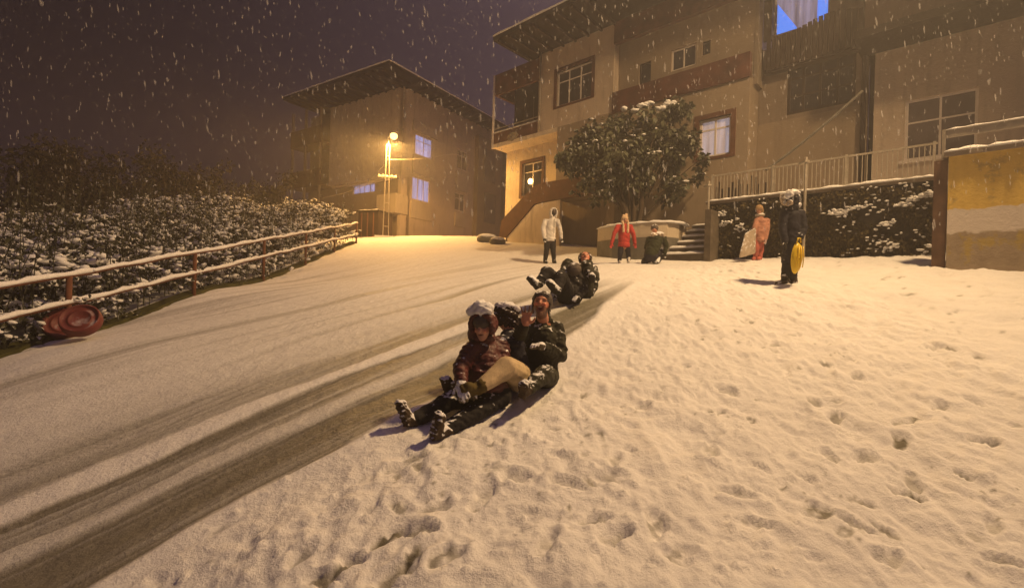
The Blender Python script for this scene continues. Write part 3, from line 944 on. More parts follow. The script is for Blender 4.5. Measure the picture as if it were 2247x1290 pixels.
# hip roof with deep eaves
zr2 = wt + .03
r_ = ray(622, 221); ep = r_ * (zr2 / r_.z); lx, ly, _ = LF.local(ep)
q1 = ray(852, 139) ; q1 = LF.local(q1 * (zr2 / q1.z)); print('eave', lx, ly, q1)
ov = q1[0]; oy = -(ly + q1[1]) / 2; ox = lx
eave = [(ox, -oy, zr2), (ov, -oy, zr2), (ov, D_R + 1.2, zr2), (ox, D_R + 1.2, zr2)]
e2 = [(a, b, c + .18) for a, b, c in eave]
mx = (ox + ov) / 2
rdg = [(mx - 1, D_R * .5 - .5, zr2 + 1.9), (mx + 1.0, D_R * .5 + .5, zr2 + 1.9)]
rf = MB().add(eave + e2 + rdg, [(3, 2, 1, 0), (0, 1, 5, 4), (1, 2, 6, 5), (2, 3, 7, 6), (3, 0, 4, 7), (4, 5, 9, 8), (5, 6, 9), (6, 7, 8, 9), (7, 4, 8)])
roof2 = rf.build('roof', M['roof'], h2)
snow_strip(MB(), [(ox + .05, -oy + .05, zr2 + .18), (ov - .05, -oy + .05, zr2 + .18), (ov - .05, D_R + 1, zr2 + .18)], .3, .07, .3).build('snow_cap', M['snow'], roof2, True)
raf = MB()
x = ox + .3
while x < ov - .1:
    raf.box(x, x + .1, -oy + .1, -.02, zr2 - .14, zr2 - .002); x += .7
y = .1
while y < D_R:
    raf.box(.02, ov - .1, y, y + .1, zr2 - .14, zr2 - .002); y += .7
raf.build('rafters', M['dark_wood'], roof2)
# ---- far building behind the corner house, seen between the two
fbp = P(1075, 330, 42.0)
fbh = empty('rear_building', (fbp.x, fbp.y, H(fbp.x, fbp.y) - 1), math.radians(-20), 'dim brown building seen in the gap between the two apartment houses', 'building')
MB().box(-3, 6, 0, 5, 0, 9.5).build('wall', M['grey_plaster'], fbh)
MB().box(-3.4, 6.3, -.5, 5.3, 9.5, 9.8).build('roof', M['roof'], fbh)
for zz in (2.8, 5.2):
    for xx in (-1.7, .1):
        f = MB().box(xx, xx + .9, -.04, -.003, zz, zz + 1.2).build('window', M['frame'], fbh)
        MB().box(xx + .07, xx + .83, -.06, -.043, zz + .07, zz + 1.13).build('pane', M['glass'], f)

# ================================================================ WALLS, STEPS, RAILINGS
def on(px, py, Y):
    p = P(px, py, Y)
    return p
# ---- creeper covered retaining wall with terrace behind
WO = P(1555, 450, 12.4)
WF = Frame((WO.x, WO.y), 1.07, -1.0)
wEnd = WF.hit(2052, 500)[0]
wtop = WF.hit(1555, 450)[1]
print('retaining top', wtop, WF.hit(2045, 395)[1], wEnd)
wslope = (WF.hit(2045, 397)[1] - wtop) / wEnd
rw = empty('retaining_wall', (WO.x, WO.y, 0), WF.rz, 'dark stone retaining wall overgrown with creeper and patches of snow, railing on top', 'wall')
def wz(x):
    return wtop + wslope * x
m = MB().poly([(0, 0, .2), (wEnd, 0, .2), (wEnd, 0, wz(wEnd)), (0, 0, wtop)], (0, .35, 0))
m.poly([(0, .352, .2), (0, .352, wtop), (0, 2.9, wtop), (0, 2.9, .2)], (.25, 0, 0))
m.build('stone_wall', M['creeper_wall'], rw)
MB().poly([(-.05, -.06, wtop + .002), (wEnd, -.06, wz(wEnd) + .002), (wEnd, -.06, wz(wEnd) + .07), (-.05, -.06, wtop + .07)], (0, .45, 0)).build('coping', M['wall_dim'], rw)
sc_ = MB()
snow_strip(sc_, [(-.05, .12, wtop + .07), (wEnd, .12, wz(wEnd) + .07)], .46, .07, .1, .35)
sc_.build('snow_cap', M['snow'], rw, True)
ter = MB().poly([(.26, .36, wtop - .02), (wEnd + 5, .36, wtop - .02), (wEnd + 5, 3.3, wtop - .02), (.26, 3.3, wtop - .02)], (0, 0, .06)).build('terrace', M['snow'])
ter['kind'] = 'structure'
ter.location = (WO.x, WO.y, 0); ter.rotation_euler = (0, 0, WF.rz)

def leaves(mb, centre, size, n, r, along=None, flat=1.0):
    """a tuft of n leaf blades round a centre"""
    for _ in range(n):
        d = Vector((random.gauss(0, 1), random.gauss(0, 1), random.gauss(0, 1) * flat))
        if d.length < 1e-3:
            continue
        d.normalize()
        p = centre + d * (r * random.uniform(.2, 1))
        t = Vector((random.gauss(0, 1), random.gauss(0, 1), random.gauss(0, 1))).cross(d)
        if t.length < 1e-3:
            continue
        t.normalize()
        L = size * random.uniform(.7, 1.3); W = L * .32
        mid = p + d * L * .5 + Vector((0, 0, .0))
        tip = p + d * L - Vector((0, 0, L * .25))
        mb.add([p, mid + t * W, tip, mid - t * W], [(0, 1, 2, 3)])

iv = MB(); ivs = MB()
for _ in range(4200):
    x = random.uniform(.05, wEnd - .1)
    hb = .2 + max(0, H(*WF.world(x, -.1, 0)[:2]) - .2)
    z = hb + (wz(x) - .08 - hb) * random.random() ** .8
    if vnoise(np.array([x * 1.5]), np.array([z * 2.0]), 51)[0] < .22:
        continue
    leaves(iv, Vector((x, -.02 - random.random() * .16 * vnoise(np.array([x * 2.5]), np.array([z * 2.5]), 53)[0], z)), .09, 4, .04)
iv.build('creeper', M['ivy'], rw)
for cx_, cz_, w_ in ((1600, 492, .16), (1590, 470, .10), (1870, 462, .24), (1850, 470, .16), (2010, 440, .28), (2030, 432, .2), (1950, 492, .14), (1955, 545, .17), (1940, 530, .08), (1625, 500, .1), (1830, 470, .12), (2038, 545, .14), (1990, 450, .1)):
    x, z = WF.hit(cx_, cz_)
    for _ in range(int(110 * w_)):
        a = random.gauss(0, .6) * w_
        ivs.ell((x + a, -.17 + random.uniform(-.05, .03), z + a * .3 + random.gauss(0, .035)), random.uniform(.02, .055), .035, random.uniform(.012, .032), n=7, m=5, jit=.3)
for _ in range(420):
    x = random.uniform(.1, wEnd - .1); z = random.uniform(.9, wz(x))
    if vnoise(np.array([x * 2.3]), np.array([z * 3]), 57)[0] > .5:
        ivs.ell((x, -.13 + random.uniform(-.04, .03), z), random.uniform(.015, .045), .03, random.uniform(.01, .022), n=6, m=5, jit=.3)
ivs.build('snow_patches', M['snow'], rw, True)

# ---- railing on the retaining wall
rp = WF.world(.0, .15, wtop)
rail = empty('terrace_railing', rp, WF.rz, 'pale metal bar railing along the top of the creeper wall', 'railing')
rh = .72
def rz(x): return wslope * x + .05
ra_ = MB()
ra_.bar((0, 0, rz(0) + rh), (wEnd, 0, rz(wEnd) + rh), .035)
ra_.bar((0, 0, rz(0) + .1), (wEnd, 0, rz(wEnd) + .1), .03)
ra_.build('rail', M['galv'], rail)
rb = MB()
x = .06
while x < wEnd - .03:
    rb.bar((x, 0, rz(x) + .08), (x, 0, rz(x) + rh), .016); x += .085
rb.build('bar_panel', M['galv'], rail)
for x in (0.02, wEnd * .33, wEnd * .66, wEnd - .05):
    MB().bar((x, 0, rz(x)), (x, 0, rz(x) + rh + .04), .045).build('post', M['galv'], rail)
# dark slatted boards behind the first stretch of the railing
sb = MB()
x = WF.hit(1560, 420)[0] + .05
xe = WF.hit(1692, 420)[0]
while x < xe:
    h_ = random.uniform(.35, .62)
    sb.box(x, x + .045, .05, .075, rz(x) + .1, rz(x) + h_)
    x += random.choice((.07, .09, .16))
sb.build('slat_screen', M['dark_wood'], rail)

# two standpipes in front of the wall
for px, y0, y1, lab in ((1769, 345, 492, 'thin pale pole standing before the creeper wall behind the child with the yellow sled'),
                        (1556, 398, 520, 'thin pale pole at the left end of the creeper wall beside the steps')):
    x, z1 = WF.hit(px, y0, -.18); _, z0 = WF.hit(px - 4, y1, -.18)
    wp = WF.world(x, -.18, 0)
    zg = H(wp.x, wp.y)
    MB().tube([(0, 0, z0 - zg), (0, 0, z1 - zg)], .03).tube([(0, 0, -.1), (0, 0, z0 - zg + .001)], .022).tube([(0, 0, z1 - zg), (0, 0, z1 - zg + .05)], .04)
    mp_ = MB().tube([(0, 0, -.15), (0, 0, (z0 + z1) / 2 - zg), (0, 0, z1 - zg)], .03)
    mp_.box(-.05, .05, -.05, .2, z1 - zg - .12, z1 - zg - .08)
    o = mp_.build('metal_pole', M['galv'], None, False)
    o.location = (wp.x, wp.y, zg)
    tag(o, lab, 'pole')

# sagging cable from the railing up to the gap between the houses
c0 = P(1680, 374, 12.0); c1 = P(1893, 200, 11.2)
pts = [c0.lerp(c1, i / 16) - Vector((0, 0, .06 * 4 * (i / 16) * (1 - i / 16))) for i in range(17)]
tag(MB().tube([p - c0 for p in pts], .032, 8).build('thick_cable', M['asphalt'], None, True), 'thick dark cable running diagonally from the railing up between the two houses', 'cable').location = c0

# ---- yellow wall at the right edge
YO = P(2075, 588, 8.2)
YF = Frame((YO.x, YO.y), 1.07, -1.0)
yw = empty('yellow_wall', (YO.x, YO.y, 0), YF.rz, 'peeling yellow plaster wall with a white band and a snowy top at the right edge', 'wall')
yt = YF.hit(2078, 345)[1]
yv = {n: YF.hit(2150, y)[1] for n, y in (('y0', 457), ('w0', 512), ('b0', 545))}
print('yellow', yt, yv, YF.hit(2247, 322)[1])
def mat_yellow():
    m, nt, b = new_mat('yellow_plaster')
    t = nt.nodes.new('ShaderNodeTexCoord'); s = nt.nodes.new('ShaderNodeSeparateXYZ')
    nt.links.new(t.outputs['Object'], s.inputs[0])
    z = mathn(nt, 'ADD', s.outputs['Z'], mathn(nt, 'MULTIPLY', mathn(nt, 'SUBTRACT', noise(nt, 3.5, 5, .7), .5), .22))
    def step(v, sharp=30):
        return mathn(nt, 'MULTIPLY', mathn(nt, 'SUBTRACT', z, v), sharp, clamp=True)
    f = noise(nt, 3, 6, .7, stretch=(3, 3, .6))
    yel = mixc(nt, f, (.62, .41, .075), (.84, .60, .15))
    concrete = mixc(nt, noise(nt, 4, 6, .7), (.20, .15, .09), (.55, .44, .32))
    worn = mathn(nt, 'MULTIPLY', mathn(nt, 'SUBTRACT', noise(nt, 2.4, 6, .7), .53), 14, clamp=True)
    low = mixc(nt, worn, concrete, (.45, .33, .10))
    c = mixc(nt, step(yv['w0']), low, (.74, .66, .58))
    c = mixc(nt, step(yv['y0'], 60), c, mixc(nt, mathn(nt, 'MULTIPLY', worn, .5), yel, (.25, .18, .09)))
    nt.links.new(c, b.inputs['Base Color'])
    b.inputs['Roughness'].default_value = .85
    bump(nt, b, noise(nt, 12, 5, .7), .5, .03)
    return m
M['yellow'] = mat_yellow()
MB().box(0, 5, 0, .3, -1.0, yt).build('plaster_wall', M['yellow'], yw)
MB().box(.003, 5, .02, 3, yt - .1, yt + .003).build('wall_top', M['asphalt'], yw) if False else None
MB().box(-.06, 5, -.07, .5, yt, yt + .07).build('coping', M['wall_dim'], yw)
snow_strip(MB(), [(-.06, .15, yt + .07), (5, .15, yt + .07)], .5, .085, .09, .4).build('snow_cap', M['snow'], yw, True)
px0 = YF.hit(2052, 450, .15)[0]
pt = YF.hit(2062, 352)[1]
MB().box(-.19, -.01, .03, .25, -1.0, pt).build('brown_pillar', M['umber'], yw)
yr = MB()
zt = YF.hit(2150, 281, .2)[1]
yr.box(-.05, 5, .19, .22, zt - .09, zt + .05).box(-.1, -.05, .17, .24, yt - .1, zt + .06).box(2.6, 2.65, .17, .24, yt, zt + .06)
yr.build('top_rail', M['metal'], yw)
snow_strip(MB(), [(-.05, .205, zt + .05), (5, .205, zt + .05)], .07, .03, .12).build('rail_snow', M['snow'], yw, True)

# ---- curved low garden wall, steps and garden behind
cvw = empty('curved_garden_wall', P(1330, 560, 13.2), 0, 'low curved plaster garden wall behind the child in red', 'wall')
b_ = cvw.location
pts_t = [(1312, 497, 14.3), (1345, 491, 13.6), (1390, 487, 13.1), (1430, 486, 12.8), (1465, 489, 12.7), (1490, 498, 12.9), (1500, 505, 13.3)]
top = [P(*p) for p in pts_t]
ztp = sum(p.z for p in top) / len(top)
cm = MB(); capm = []
vs = []
for p in top:
    nrm = Vector((-.68, -.73, 0))
    vs.append((p, p - nrm * .25))
for i in range(len(vs) - 1):
    for (a0_, a1_, zt_, zb_) in ((0, 1, None, .4),):
        a, b = vs[i][0] - b_, vs[i + 1][0] - b_
        c, d = vs[i][1] - b_, vs[i + 1][1] - b_
        zz = ztp - b_.z; zb = -1.0
        q = [Vector((v.x, v.y, zz_)) for zz_ in (zb, zz) for v in (a, b, d, c)]
        cm.add(q, [(0, 1, 5, 4), (2, 3, 7, 6), (4, 5, 6, 7), (3, 0, 4, 7), (1, 2, 6, 5)])
cm.build('wall_body', M['panel'], cvw)
snow_strip(MB(), [Vector(((v[0].x + v[1].x) / 2 - b_.x, (v[0].y + v[1].y) / 2 - b_.y, ztp - b_.z)) for v in vs], .3, .07, .12).build('snow_cap', M['snow'], cvw, True)
# dado: darker olive lower half
dm = MB()
for i in range(len(vs) - 1):
    a, b = vs[i][0] - b_, vs[i + 1][0] - b_
    o_ = Vector((-.01, -.015, 0))
    z1 = (P(1390, 522, 13.1).z) - b_.z
    a += o_; b += o_
    dm.add([(a.x, a.y, -1), (b.x, b.y, -1), (b.x, b.y, z1), (a.x, a.y, z1)], [(0, 1, 2, 3)])
dm.build('dado', M['asphalt'], cvw)

sf = P(1500, 570, 12.2)
steps = empty('garden_steps', (sf.x, sf.y, H(sf.x, sf.y)), WF.rz, 'flight of snow-covered steps between the curved wall and the creeper wall', 'steps')
ztopst = P(1500, 495, 13.4).z - steps.location.z
ns = 6
for i in range(ns):
    z0 = -.3 if i == 0 else ztopst * (i) / ns - .06
    z1 = ztopst * (i + 1) / ns
    MB().box(-.62 + i * .05, .55, i * .27, i * .27 + .9, z0, z1).build('step', M['stone'], steps)
    sm = MB()
    for k in range(6):
        x = -.5 + i * .05 + k * .19
    snow_strip(sm, [(-.62 + i * .05, i * .27 + .13, z1), (.55, i * .27 + .13, z1)], .34, .075, .1, .2)
    sm.build('snow', M['snow'], steps, True)
MB().box(.55, .70, -.1, 2.2, -.4, ztopst + .15).build('cheek_wall', M['stone'], steps)
# raised garden bed behind the curved wall (solid ground under the evergreen)
gb_ = [P(1318, 500, 14.5), P(1345, 495, 13.8), P(1390, 490, 13.3), P(1430, 490, 13.0), P(1465, 492, 12.95), P(1486, 500, 13.2), P(1490, 500, 14.2), P(1400, 490, 15.2), P(1330, 500, 15.6)]
bed = MB().poly([Vector((p.x, p.y, ztp - .12)) for p in gb_], (0, 0, -1.4)).build('garden_bed', M['snow'])
bed['kind'] = 'structure'

# ---- brown lattice of bare creeper behind the tree
# ---- snow-covered stones by the foot of the outside stair
def snow_stone(px, py, Y, r, lab):
    g = P(px, py, Y); g.z = H(g.x, g.y)
    st = MB().ell((0, 0, r * .3), r * 1.2, r * .8, r * .55, n=12, m=8, jit=.1).build('stone', M['asphalt'], None, True)
    st.location = g
    tag(st, lab, 'stone')
    MB().ell((0, 0, r * .62), r * 1.1, r * .75, r * .35, n=12, m=8, jit=.08).build('snow_cap', M['snow'], st, True)
snow_stone(1068, 525, 18.6, .33, 'snow-capped stone lying by the foot of the outside stair')
snow_stone(1092, 529, 17.9, .26, 'smaller snow-capped stone touching the foot of the brown stair parapet')

# ================================================================ LEFT: fence, kerb, undergrowth
A_ = P(-330, 694, 4.3); B_ = P(785, 490, 19.0)
Al = P(-330, 785, 4.3); Bl = P(785, 514, 19.0)
def fpt(a, b, px):
    """point on the segment a-b seen at picture column px"""
    lo, hi = 0.0, 1.0
    for _ in range(40):
        m_ = (lo + hi) / 2
        p = a.lerp(b, m_)
        xc = p.x * CR + p.z * SR
        if xc / p.y * F + 1123.5 < px: lo = m_
        else: hi = m_
    return a.lerp(b, (lo + hi) / 2)
fb0 = Vector((A_.x, A_.y, H(A_.x, A_.y)))
fence = empty('rail_fence', fb0, 0, 'two-rail roadside fence with thick snow on its rails on the left', 'fence')
def wavy(a, b, n, amp):
    return [a.lerp(b, i / n) + Vector((0, 0, (vnoise(np.array([i * .45 + a.z]), np.array([.3]), 5)[0] - .5) * amp)) - fb0 for i in range(n + 1)]
for a, b, nm in ((A_, B_, 'top_rail'), (Al, Bl, 'lower_rail')):
    ps = wavy(a, b, 60, .05)
    r = MB().tube(ps, .028, 7).build(nm, M['rust'], fence, True)
    snow_strip(MB(), [p + Vector((0, 0, .012)) for p in ps], .070, .055, .10, .35).build('snow_cap', M['snow'], r, True)
for px in (-100, 152, 428, 580, 672, 735, 783):
    t = fpt(A_, B_, px)
    g = H(t.x, t.y)
    p = t - fb0
    o = MB().tube([(p.x, p.y, g - .15 - fb0.z), (p.x, p.y, p.z + .01)], .035, 8).build('post', M['rust'], fence, True)
# mossy kerb along the fence foot
kb = []
for i in range(90):
    t = A_.lerp(B_, i / 89)
    kb.append(Vector((t.x - .12, t.y, H(t.x - .12, t.y) - .0)))
km = MB()
for i, p in enumerate(kb):
    wv = .03 * math.sin(i * .9)
    for dx, dz in ((-.16, -.1), (-.12, .07), (.10 + wv, .06), (.16 + wv, -.12)):
        km.v.append((p.x + dx, p.y, p.z + dz))
for i in range(len(kb) - 1):
    for j in range(3):
        a = i * 4 + j
        km.f.append((a, a + 1, a + 5, a + 4))
ko = km.build('kerb', M['moss']); ko['kind'] = 'structure'

# undergrowth: snow-laden bramble bank behind the fence
ug = MB(); us = MB()
def edge_y(t): return A_.lerp(B_, t)
for _ in range(9500):
    t = random.random() ** 1.25
    e = edge_y(t)
    back = random.random() ** .8 * 7.0
    x = e.x - .05 - back
    y = e.y + back * .12 + random.uniform(-.3, .3)
    g = H(x, y)
    big = vnoise(np.array([x * .8]), np.array([y * .7]), 61)[0]
    hh = (.45 + .72 * min(back, 3.2) / 3.2 + .75 * big) * (1.0 + .35 * max(0, (t - .5)))
    if back < .25: hh = .45
    gap = vnoise(np.array([x * 1.7]), np.array([y * 1.5]), 66)[0]
    z = g + hh * (1 - .8 * random.random() ** 1.9)
    # an arching spray: leaves and little pillows of snow along a drooping stem
    a_ = random.uniform(0, 2 * PI); L = random.uniform(.18, .5)
    d = Vector((math.cos(a_), math.sin(a_), random.uniform(-.1, .9)))
    c = Vector((x, y, z)); up_ = z > g + hh * .35
    n = 5
    for k in range(n):
        q = c + d * (L * k / n) - Vector((0, 0, L * .5 * (k / n) ** 2))
        leaves(ug, q, .075, 3, .04)
        if up_ and random.random() < .35 + .75 * gap:
            s_ = .016 + .055 * random.random() ** 1.6
            us.ell(q + Vector((random.gauss(0, .02), random.gauss(0, .02), .025)), s_ * random.uniform(1, 1.8), s_ * random.uniform(.8, 1.6), s_ * random.uniform(.4, .8), (Vector((1, 0, random.uniform(-.5, .5))).normalized(), Vector((0, 1, 0)), Vector((0, 0, 1))), 5, 4, .3)
    if random.random() < .35:
        ug.tube([c - Vector((0, 0, .3)), c, c + d * L * .6], [.01, .008, .004], 4, False)
for _ in range(900):       # upright twigs poking out
    t = random.random() ** 1.2
    e = edge_y(t); back = .2 + random.random() * 6
    x = e.x - back; y = e.y + back * .12
    g = H(x, y); hh = 1.2 + .9 * min(back, 3) / 3
    b0_ = Vector((x, y, g + .3)); tp = b0_ + Vector((random.gauss(0, .22), random.gauss(0, .22), hh * random.uniform(.6, 1.2)))
    md = b0_.lerp(tp, .5) + Vector((random.gauss(0, .06), 0, 0))
    ug.tube([b0_, md, tp], [.010, .008, .004], 4, False)
    for k in range(5):
        leaves(ug, md.lerp(tp, k / 5), .07, 3, .05)
uo = ug.build('undergrowth', M['leaf_snow']); uo['kind'] = 'stuff'
uo['label'] = 'snow-laden bramble bank behind the rail fence'
so_ = us.build('snow_on_undergrowth', M['snow'], None, True); so_['kind'] = 'stuff'
so_['label'] = 'clumps of fresh snow lying on the brambles'

# dark trees behind the undergrowth
def bare_tree(px, py, Y, hgt, lab, seed, group='dark trees behind the bramble bank'):
    random.seed(seed)
    p = P(px, py, Y); g = H(p.x, p.y)
    root = empty('tree', (p.x, p.y, g), 0, lab, 'tree', group)
    tr = MB(); cw = MB()
    def limb(a, d, L, r, lvl):
        n = 4
        pts = [a]; dd = d.copy()
        for i in range(n):
            dd = (dd + Vector((random.gauss(0, .16), random.gauss(0, .16), random.gauss(.05, .1)))).normalized()
            pts.append(pts[-1] + dd * L / n)
        tr.tube(pts, [r * (1 - .65 * i / n) for i in range(n + 1)], 6 if lvl < 2 else 4, False)
        if lvl < 3:
            for k in range(4 if lvl else 7):
                q = pts[random.randint(1 if lvl else 2, n)]
                nd = (dd + Vector((random.gauss(0, .7), random.gauss(0, .7), random.gauss(.1, .4)))).normalized()
                limb(q, nd, L * random.uniform(.5, .7), r * .45, lvl + 1)
        else:
            for q in pts[1:]:
                leaves(cw, q, .16, 5, .28)
    limb(Vector((0, 0, -.2)), Vector((0, 0, 1)), hgt * .55, hgt * .022, 0)
    tr.build('trunk', M['bark'], root, True)
    cw.build('crown', M['far_leaf'], root)
for i, a in enumerate(((30, 480, 13, 4.4, 'dark tree at the far left edge behind the bramble bank'), (185, 470, 15, 4.6, 'second dark tree from the left behind the bramble bank'),
                       (330, 470, 19, 4.8, 'dark tree in the middle of the row behind the bramble bank'), (455, 470, 22, 4.6, 'dark tree fourth from the left behind the bramble bank'),
                       (565, 470, 25, 4.6, 'dark tree nearest the corner house behind the bramble bank'), (100, 470, 20, 6.0, 'tall dark tree behind the gap of the two leftmost trees'))):
    bare_tree(a[0], a[1], a[2], a[3] * .82, a[4], seed=100 + i)
random.seed(21)

# red sledging tubs left against the fence
def tub(px, py, Y, r, depth, axis, lab, name='sledging_tub'):
    c = P(px, py, Y)
    ax = Vector(axis).normalized()
    q = ax.to_track_quat('Z', 'Y')
    prof = [(0, 0), (r * .80, 0), (r * .93, .03), (r, depth * .35), (r * 1.0, depth * .75), (r * .97, depth), (r * .90, depth + .015), (r * .84, depth - .01),
            (r * .80, depth - .018), (r * .6, depth - .020), (r * .58, depth - .012), (r * .5, depth - .012), (r * .48, depth - .018), (0, depth - .016)]
    mb = MB(); n = 40
    for rr_, h in prof:
        for j in range(n):
            a = 2 * PI * j / n
            mb.v.append(tuple(q @ Vector((rr_ * math.cos(a), rr_ * math.sin(a), h))))
    for i in range(len(prof) - 1):
        for j in range(n):
            a = i * n + j; b = i * n + (j + 1) % n
            mb.f.append((a, b, b + n, a + n))
    o = mb.build(name, M['tub'], None, True)
    o.location = c
    tag(o, lab, 'tub', 'red plastic tubs by the fence')
    return o
M['tub'] = mat_plain('red_plastic', (0.15, 0.034, 0.030), .55, .2, 5, .1, snow=(0.62, 7.0, 1.2, .55))
tub(141, 716, 6.45, .215, .13, (.50, -.72, .45), 'rear red plastic tub half hidden behind the other by the fence')
tub(184, 713, 6.2, .215, .17, (.30, -.70, .55), 'front red plastic tub with snow on its round ridged face')

# ================================================================ EVERGREEN
def evergreen():
    random.seed(5)
    c = P(1390, 365, 14.4)
    base = Vector((P(1390, 470, 14.0).x, 14.0, ztp - .15))
    root = empty('evergreen_tree', base, 0, 'broad dark evergreen with snow-dusted leaves in front of the beige house', 'tree')
    cw = MB(); tr = MB(); sn = MB()
    lobes = [(1290, 345, .85, .75), (1262, 330, .5, .4), (1330, 300, .75, .6), (1400, 290, .85, .75), (1465, 280, .8, .75), (1485, 250, .35, .35), (1440, 345, 1.0, .9), (1500, 385, .65, .65),
             (1370, 380, 1.1, .85), (1400, 430, .8, .6), (1320, 400, .7, .45), (1350, 350, 1.0, .8), (1455, 415, .8, .6), (1520, 360, .4, .45), (1240, 352, .3, .25), (1425, 255, .45, .35), (1500, 320, .5, .5)]
    tips = []
    for px, py, rx_, rz_ in lobes:
        cc = P(px, py, 14.0 + random.uniform(-.5, .5)) - base
        n = int(190 * rx_ * rz_) + 30
        for _ in range(n):
            d = Vector((random.gauss(0, 1), random.gauss(0, 1), random.gauss(0, 1))).normalized() * random.uniform(.45, 1.0) * (1.25 if random.random() < .12 else 1)
            tips.append(cc + Vector((d.x * rx_, d.y * rx_ * .9, d.z * rz_)))
    tips = [t for t in tips if vnoise(np.array([t.x * 1.9 + 9]), np.array([t.z * 1.9 + t.y * .9]), 91)[0] > .41]
    for t in tips:
        leaves(cw, t, .17, 9, .06, flat=.8)
        if random.random() < .22:
            sn.ell(t + Vector((0, 0, .07)), random.uniform(.03, .10), random.uniform(.03, .06), .022, n=6, m=5, jit=.2)
    for px, py in ((1400, 232), (1425, 228), (1450, 225), (1380, 240), (1440, 238), (1470, 226)):
        for _ in range(2):
            p = P(px + random.uniform(-14, 14), py + random.uniform(-2, 5), 14.0) - base
            sn.ell(p, random.uniform(.08, .16), .12, random.uniform(.04, .07), n=8, m=6, jit=.2)
    for k in range(7):
        a = Vector((random.uniform(-.12, .12), random.uniform(-.1, .1), -.3))
        b = a + Vector((random.gauss(0, .25), random.gauss(0, .2), 1.0))
        e_ = random.choice(tips)
        tr.tube([a, b, b.lerp(e_, .5) + Vector((0, 0, .1)), e_], [.09, .07, .045, .015], 7, False)
    for _ in range(60):
        e_ = random.choice(tips); a = Vector((e_.x * .4, e_.y * .4, max(.4, e_.z * .5)))
        tr.tube([a, a.lerp(e_, .5) + Vector((0, 0, .08)), e_], [.03, .02, .008], 5, False)
    tr.build('trunk', M['bark'], root, True)
    cw.build('crown', M['leaf'], root)
    sn.build('snow_clumps', M['snow'], root, True)
evergreen()
random.seed(31)

# ================================================================ STREET LAMPS
def lattice_lamp(base, top, lab, watts, col, head_dir, aim, cone):
    root = empty('street_lamp', base, math.radians(10), lab, 'street lamp')
    h = top.z - base.z
    def at(z, s, e=1):
        w_ = (.125 - .07 * z / h)
        return Vector((s * w_, e * w_ * .35, z))
    m = MB()
    for s in (-1, 1):
        for e_ in (-1, 1):
            m.bar(at(-.3, s, e_), at(h - .35, s, e_), .032)
    z = .5
    i = 0
    while z < h - .6:
        for e_ in (-1, 1):
            m.bar(at(z, -1, e_), at(z, 1, e_), .022)
        z += 1.05
        i += 1
    m.build('lattice_mast', M['metal'], root)
    ca = MB().bar((-.42, 0, h * .60), (.42, 0, h * .60), .07, .05)
    for x in (-.38, -.2, .2, .38):
        ca.tube([(x, 0, h * .60 + .03), (x, 0, h * .60 + .12)], .028, 8)
    cx_ = ca.build('cross_arm', M['galv'], root)
    snow_strip(MB(), [(-.42, 0, h * .60 + .035), (.42, 0, h * .60 + .035)], .07, .03, .08).build('snow_cap', M['snow'], cx_, True)
    hd = Vector(head_dir)
    a = Vector((0, 0, h - .4)); b = Vector((0, 0, h - .05)) ; c = Vector((hd.x * .3, hd.y * .3, h + .02))
    MB().tube([a, b, c], .03, 8).build('arm', M['galv'], root, True)
    hp = c + hd * .12
    hs = MB().ell(hp + Vector((0, 0, .05)), .2, .14, .07, n=16, m=8).build('lamp_head', M['metal'], root, True)
    MB().ell(hp + Vector((0, 0, -.09)), .17, .16, .16, n=20, m=12).build('lens', M['sodium'], hs, True)
    MB().box(-.45, .45, -.3, .3, -.3, .05).build('footing', M['snow'], root)
    ld = bpy.data.lights.new('lamp_light', 'SPOT' if cone else 'POINT')
    ld.energy = watts; ld.color = col; ld.shadow_soft_size = .16 if cone > 170 else .4
    lo = bpy.data.objects.new('lamp_light', ld)
    C.objects.link(lo); lo.parent = hs
    lo.location = hp + Vector((0, 0, -.34))
    if cone:                                                     # hooded head: light leaves it downward and outward
        ld.spot_size = math.radians(cone); ld.spot_blend = .18 if cone > 170 else 1.0
        wp = base + Matrix.Rotation(math.radians(10), 3, 'Z') @ lo.location
        d = Matrix.Rotation(math.radians(-10), 3, 'Z') @ (Vector(aim) - wp)
        lo.rotation_euler = d.to_track_quat('-Z', 'Y').to_euler()
    return root
lb = P(846, 521, 21.5); lb.z = H(lb.x, lb.y)
ltp = P(864, 300, 21.5)
lattice_lamp(lb, ltp, 'lattice street lamp with a glowing orange head in front of the corner house', LAMP_FAR_W, SODIUM_FAR, (.6, -.8, 0), aim=lb, cone=180)
nbp = Vector((8.4, 5.6, H(8.4, 5.6)))
lattice_lamp(nbp, nbp + Vector((0, 0, 11.2)), 'second lattice street lamp standing right of the slope', LAMP_NEAR_W, SODIUM_NEAR, (-.8, .6, 0), aim=(-6.0, 8.5, -.5), cone=146)
sp = P(808, 522, 23.5); sp.z = H(sp.x, sp.y)
shed = empty('shed', sp, math.radians(-20), 'low dark brown shed standing between the fence end and the lattice lamp', 'shed')
MB().box(-.62, .55, 0, 1.2, -.4, 1.25).build('shed_wall', M['dark_wood'], shed)
rs = MB().box(-.68, .61, -.08, 1.26, 1.25, 1.31).build('shed_roof', M['roof'], shed)
snow_strip(MB(), [(-.66, .1, 1.31), (.6, .1, 1.31)], .3, .06, .12).build('snow_cap', M['snow'], rs, True)
for x in (-.45, -.1, .25):
    MB().box(x, x + .06, -.03, -.003, -.1, 1.2).build('batten', M['rust'], shed)
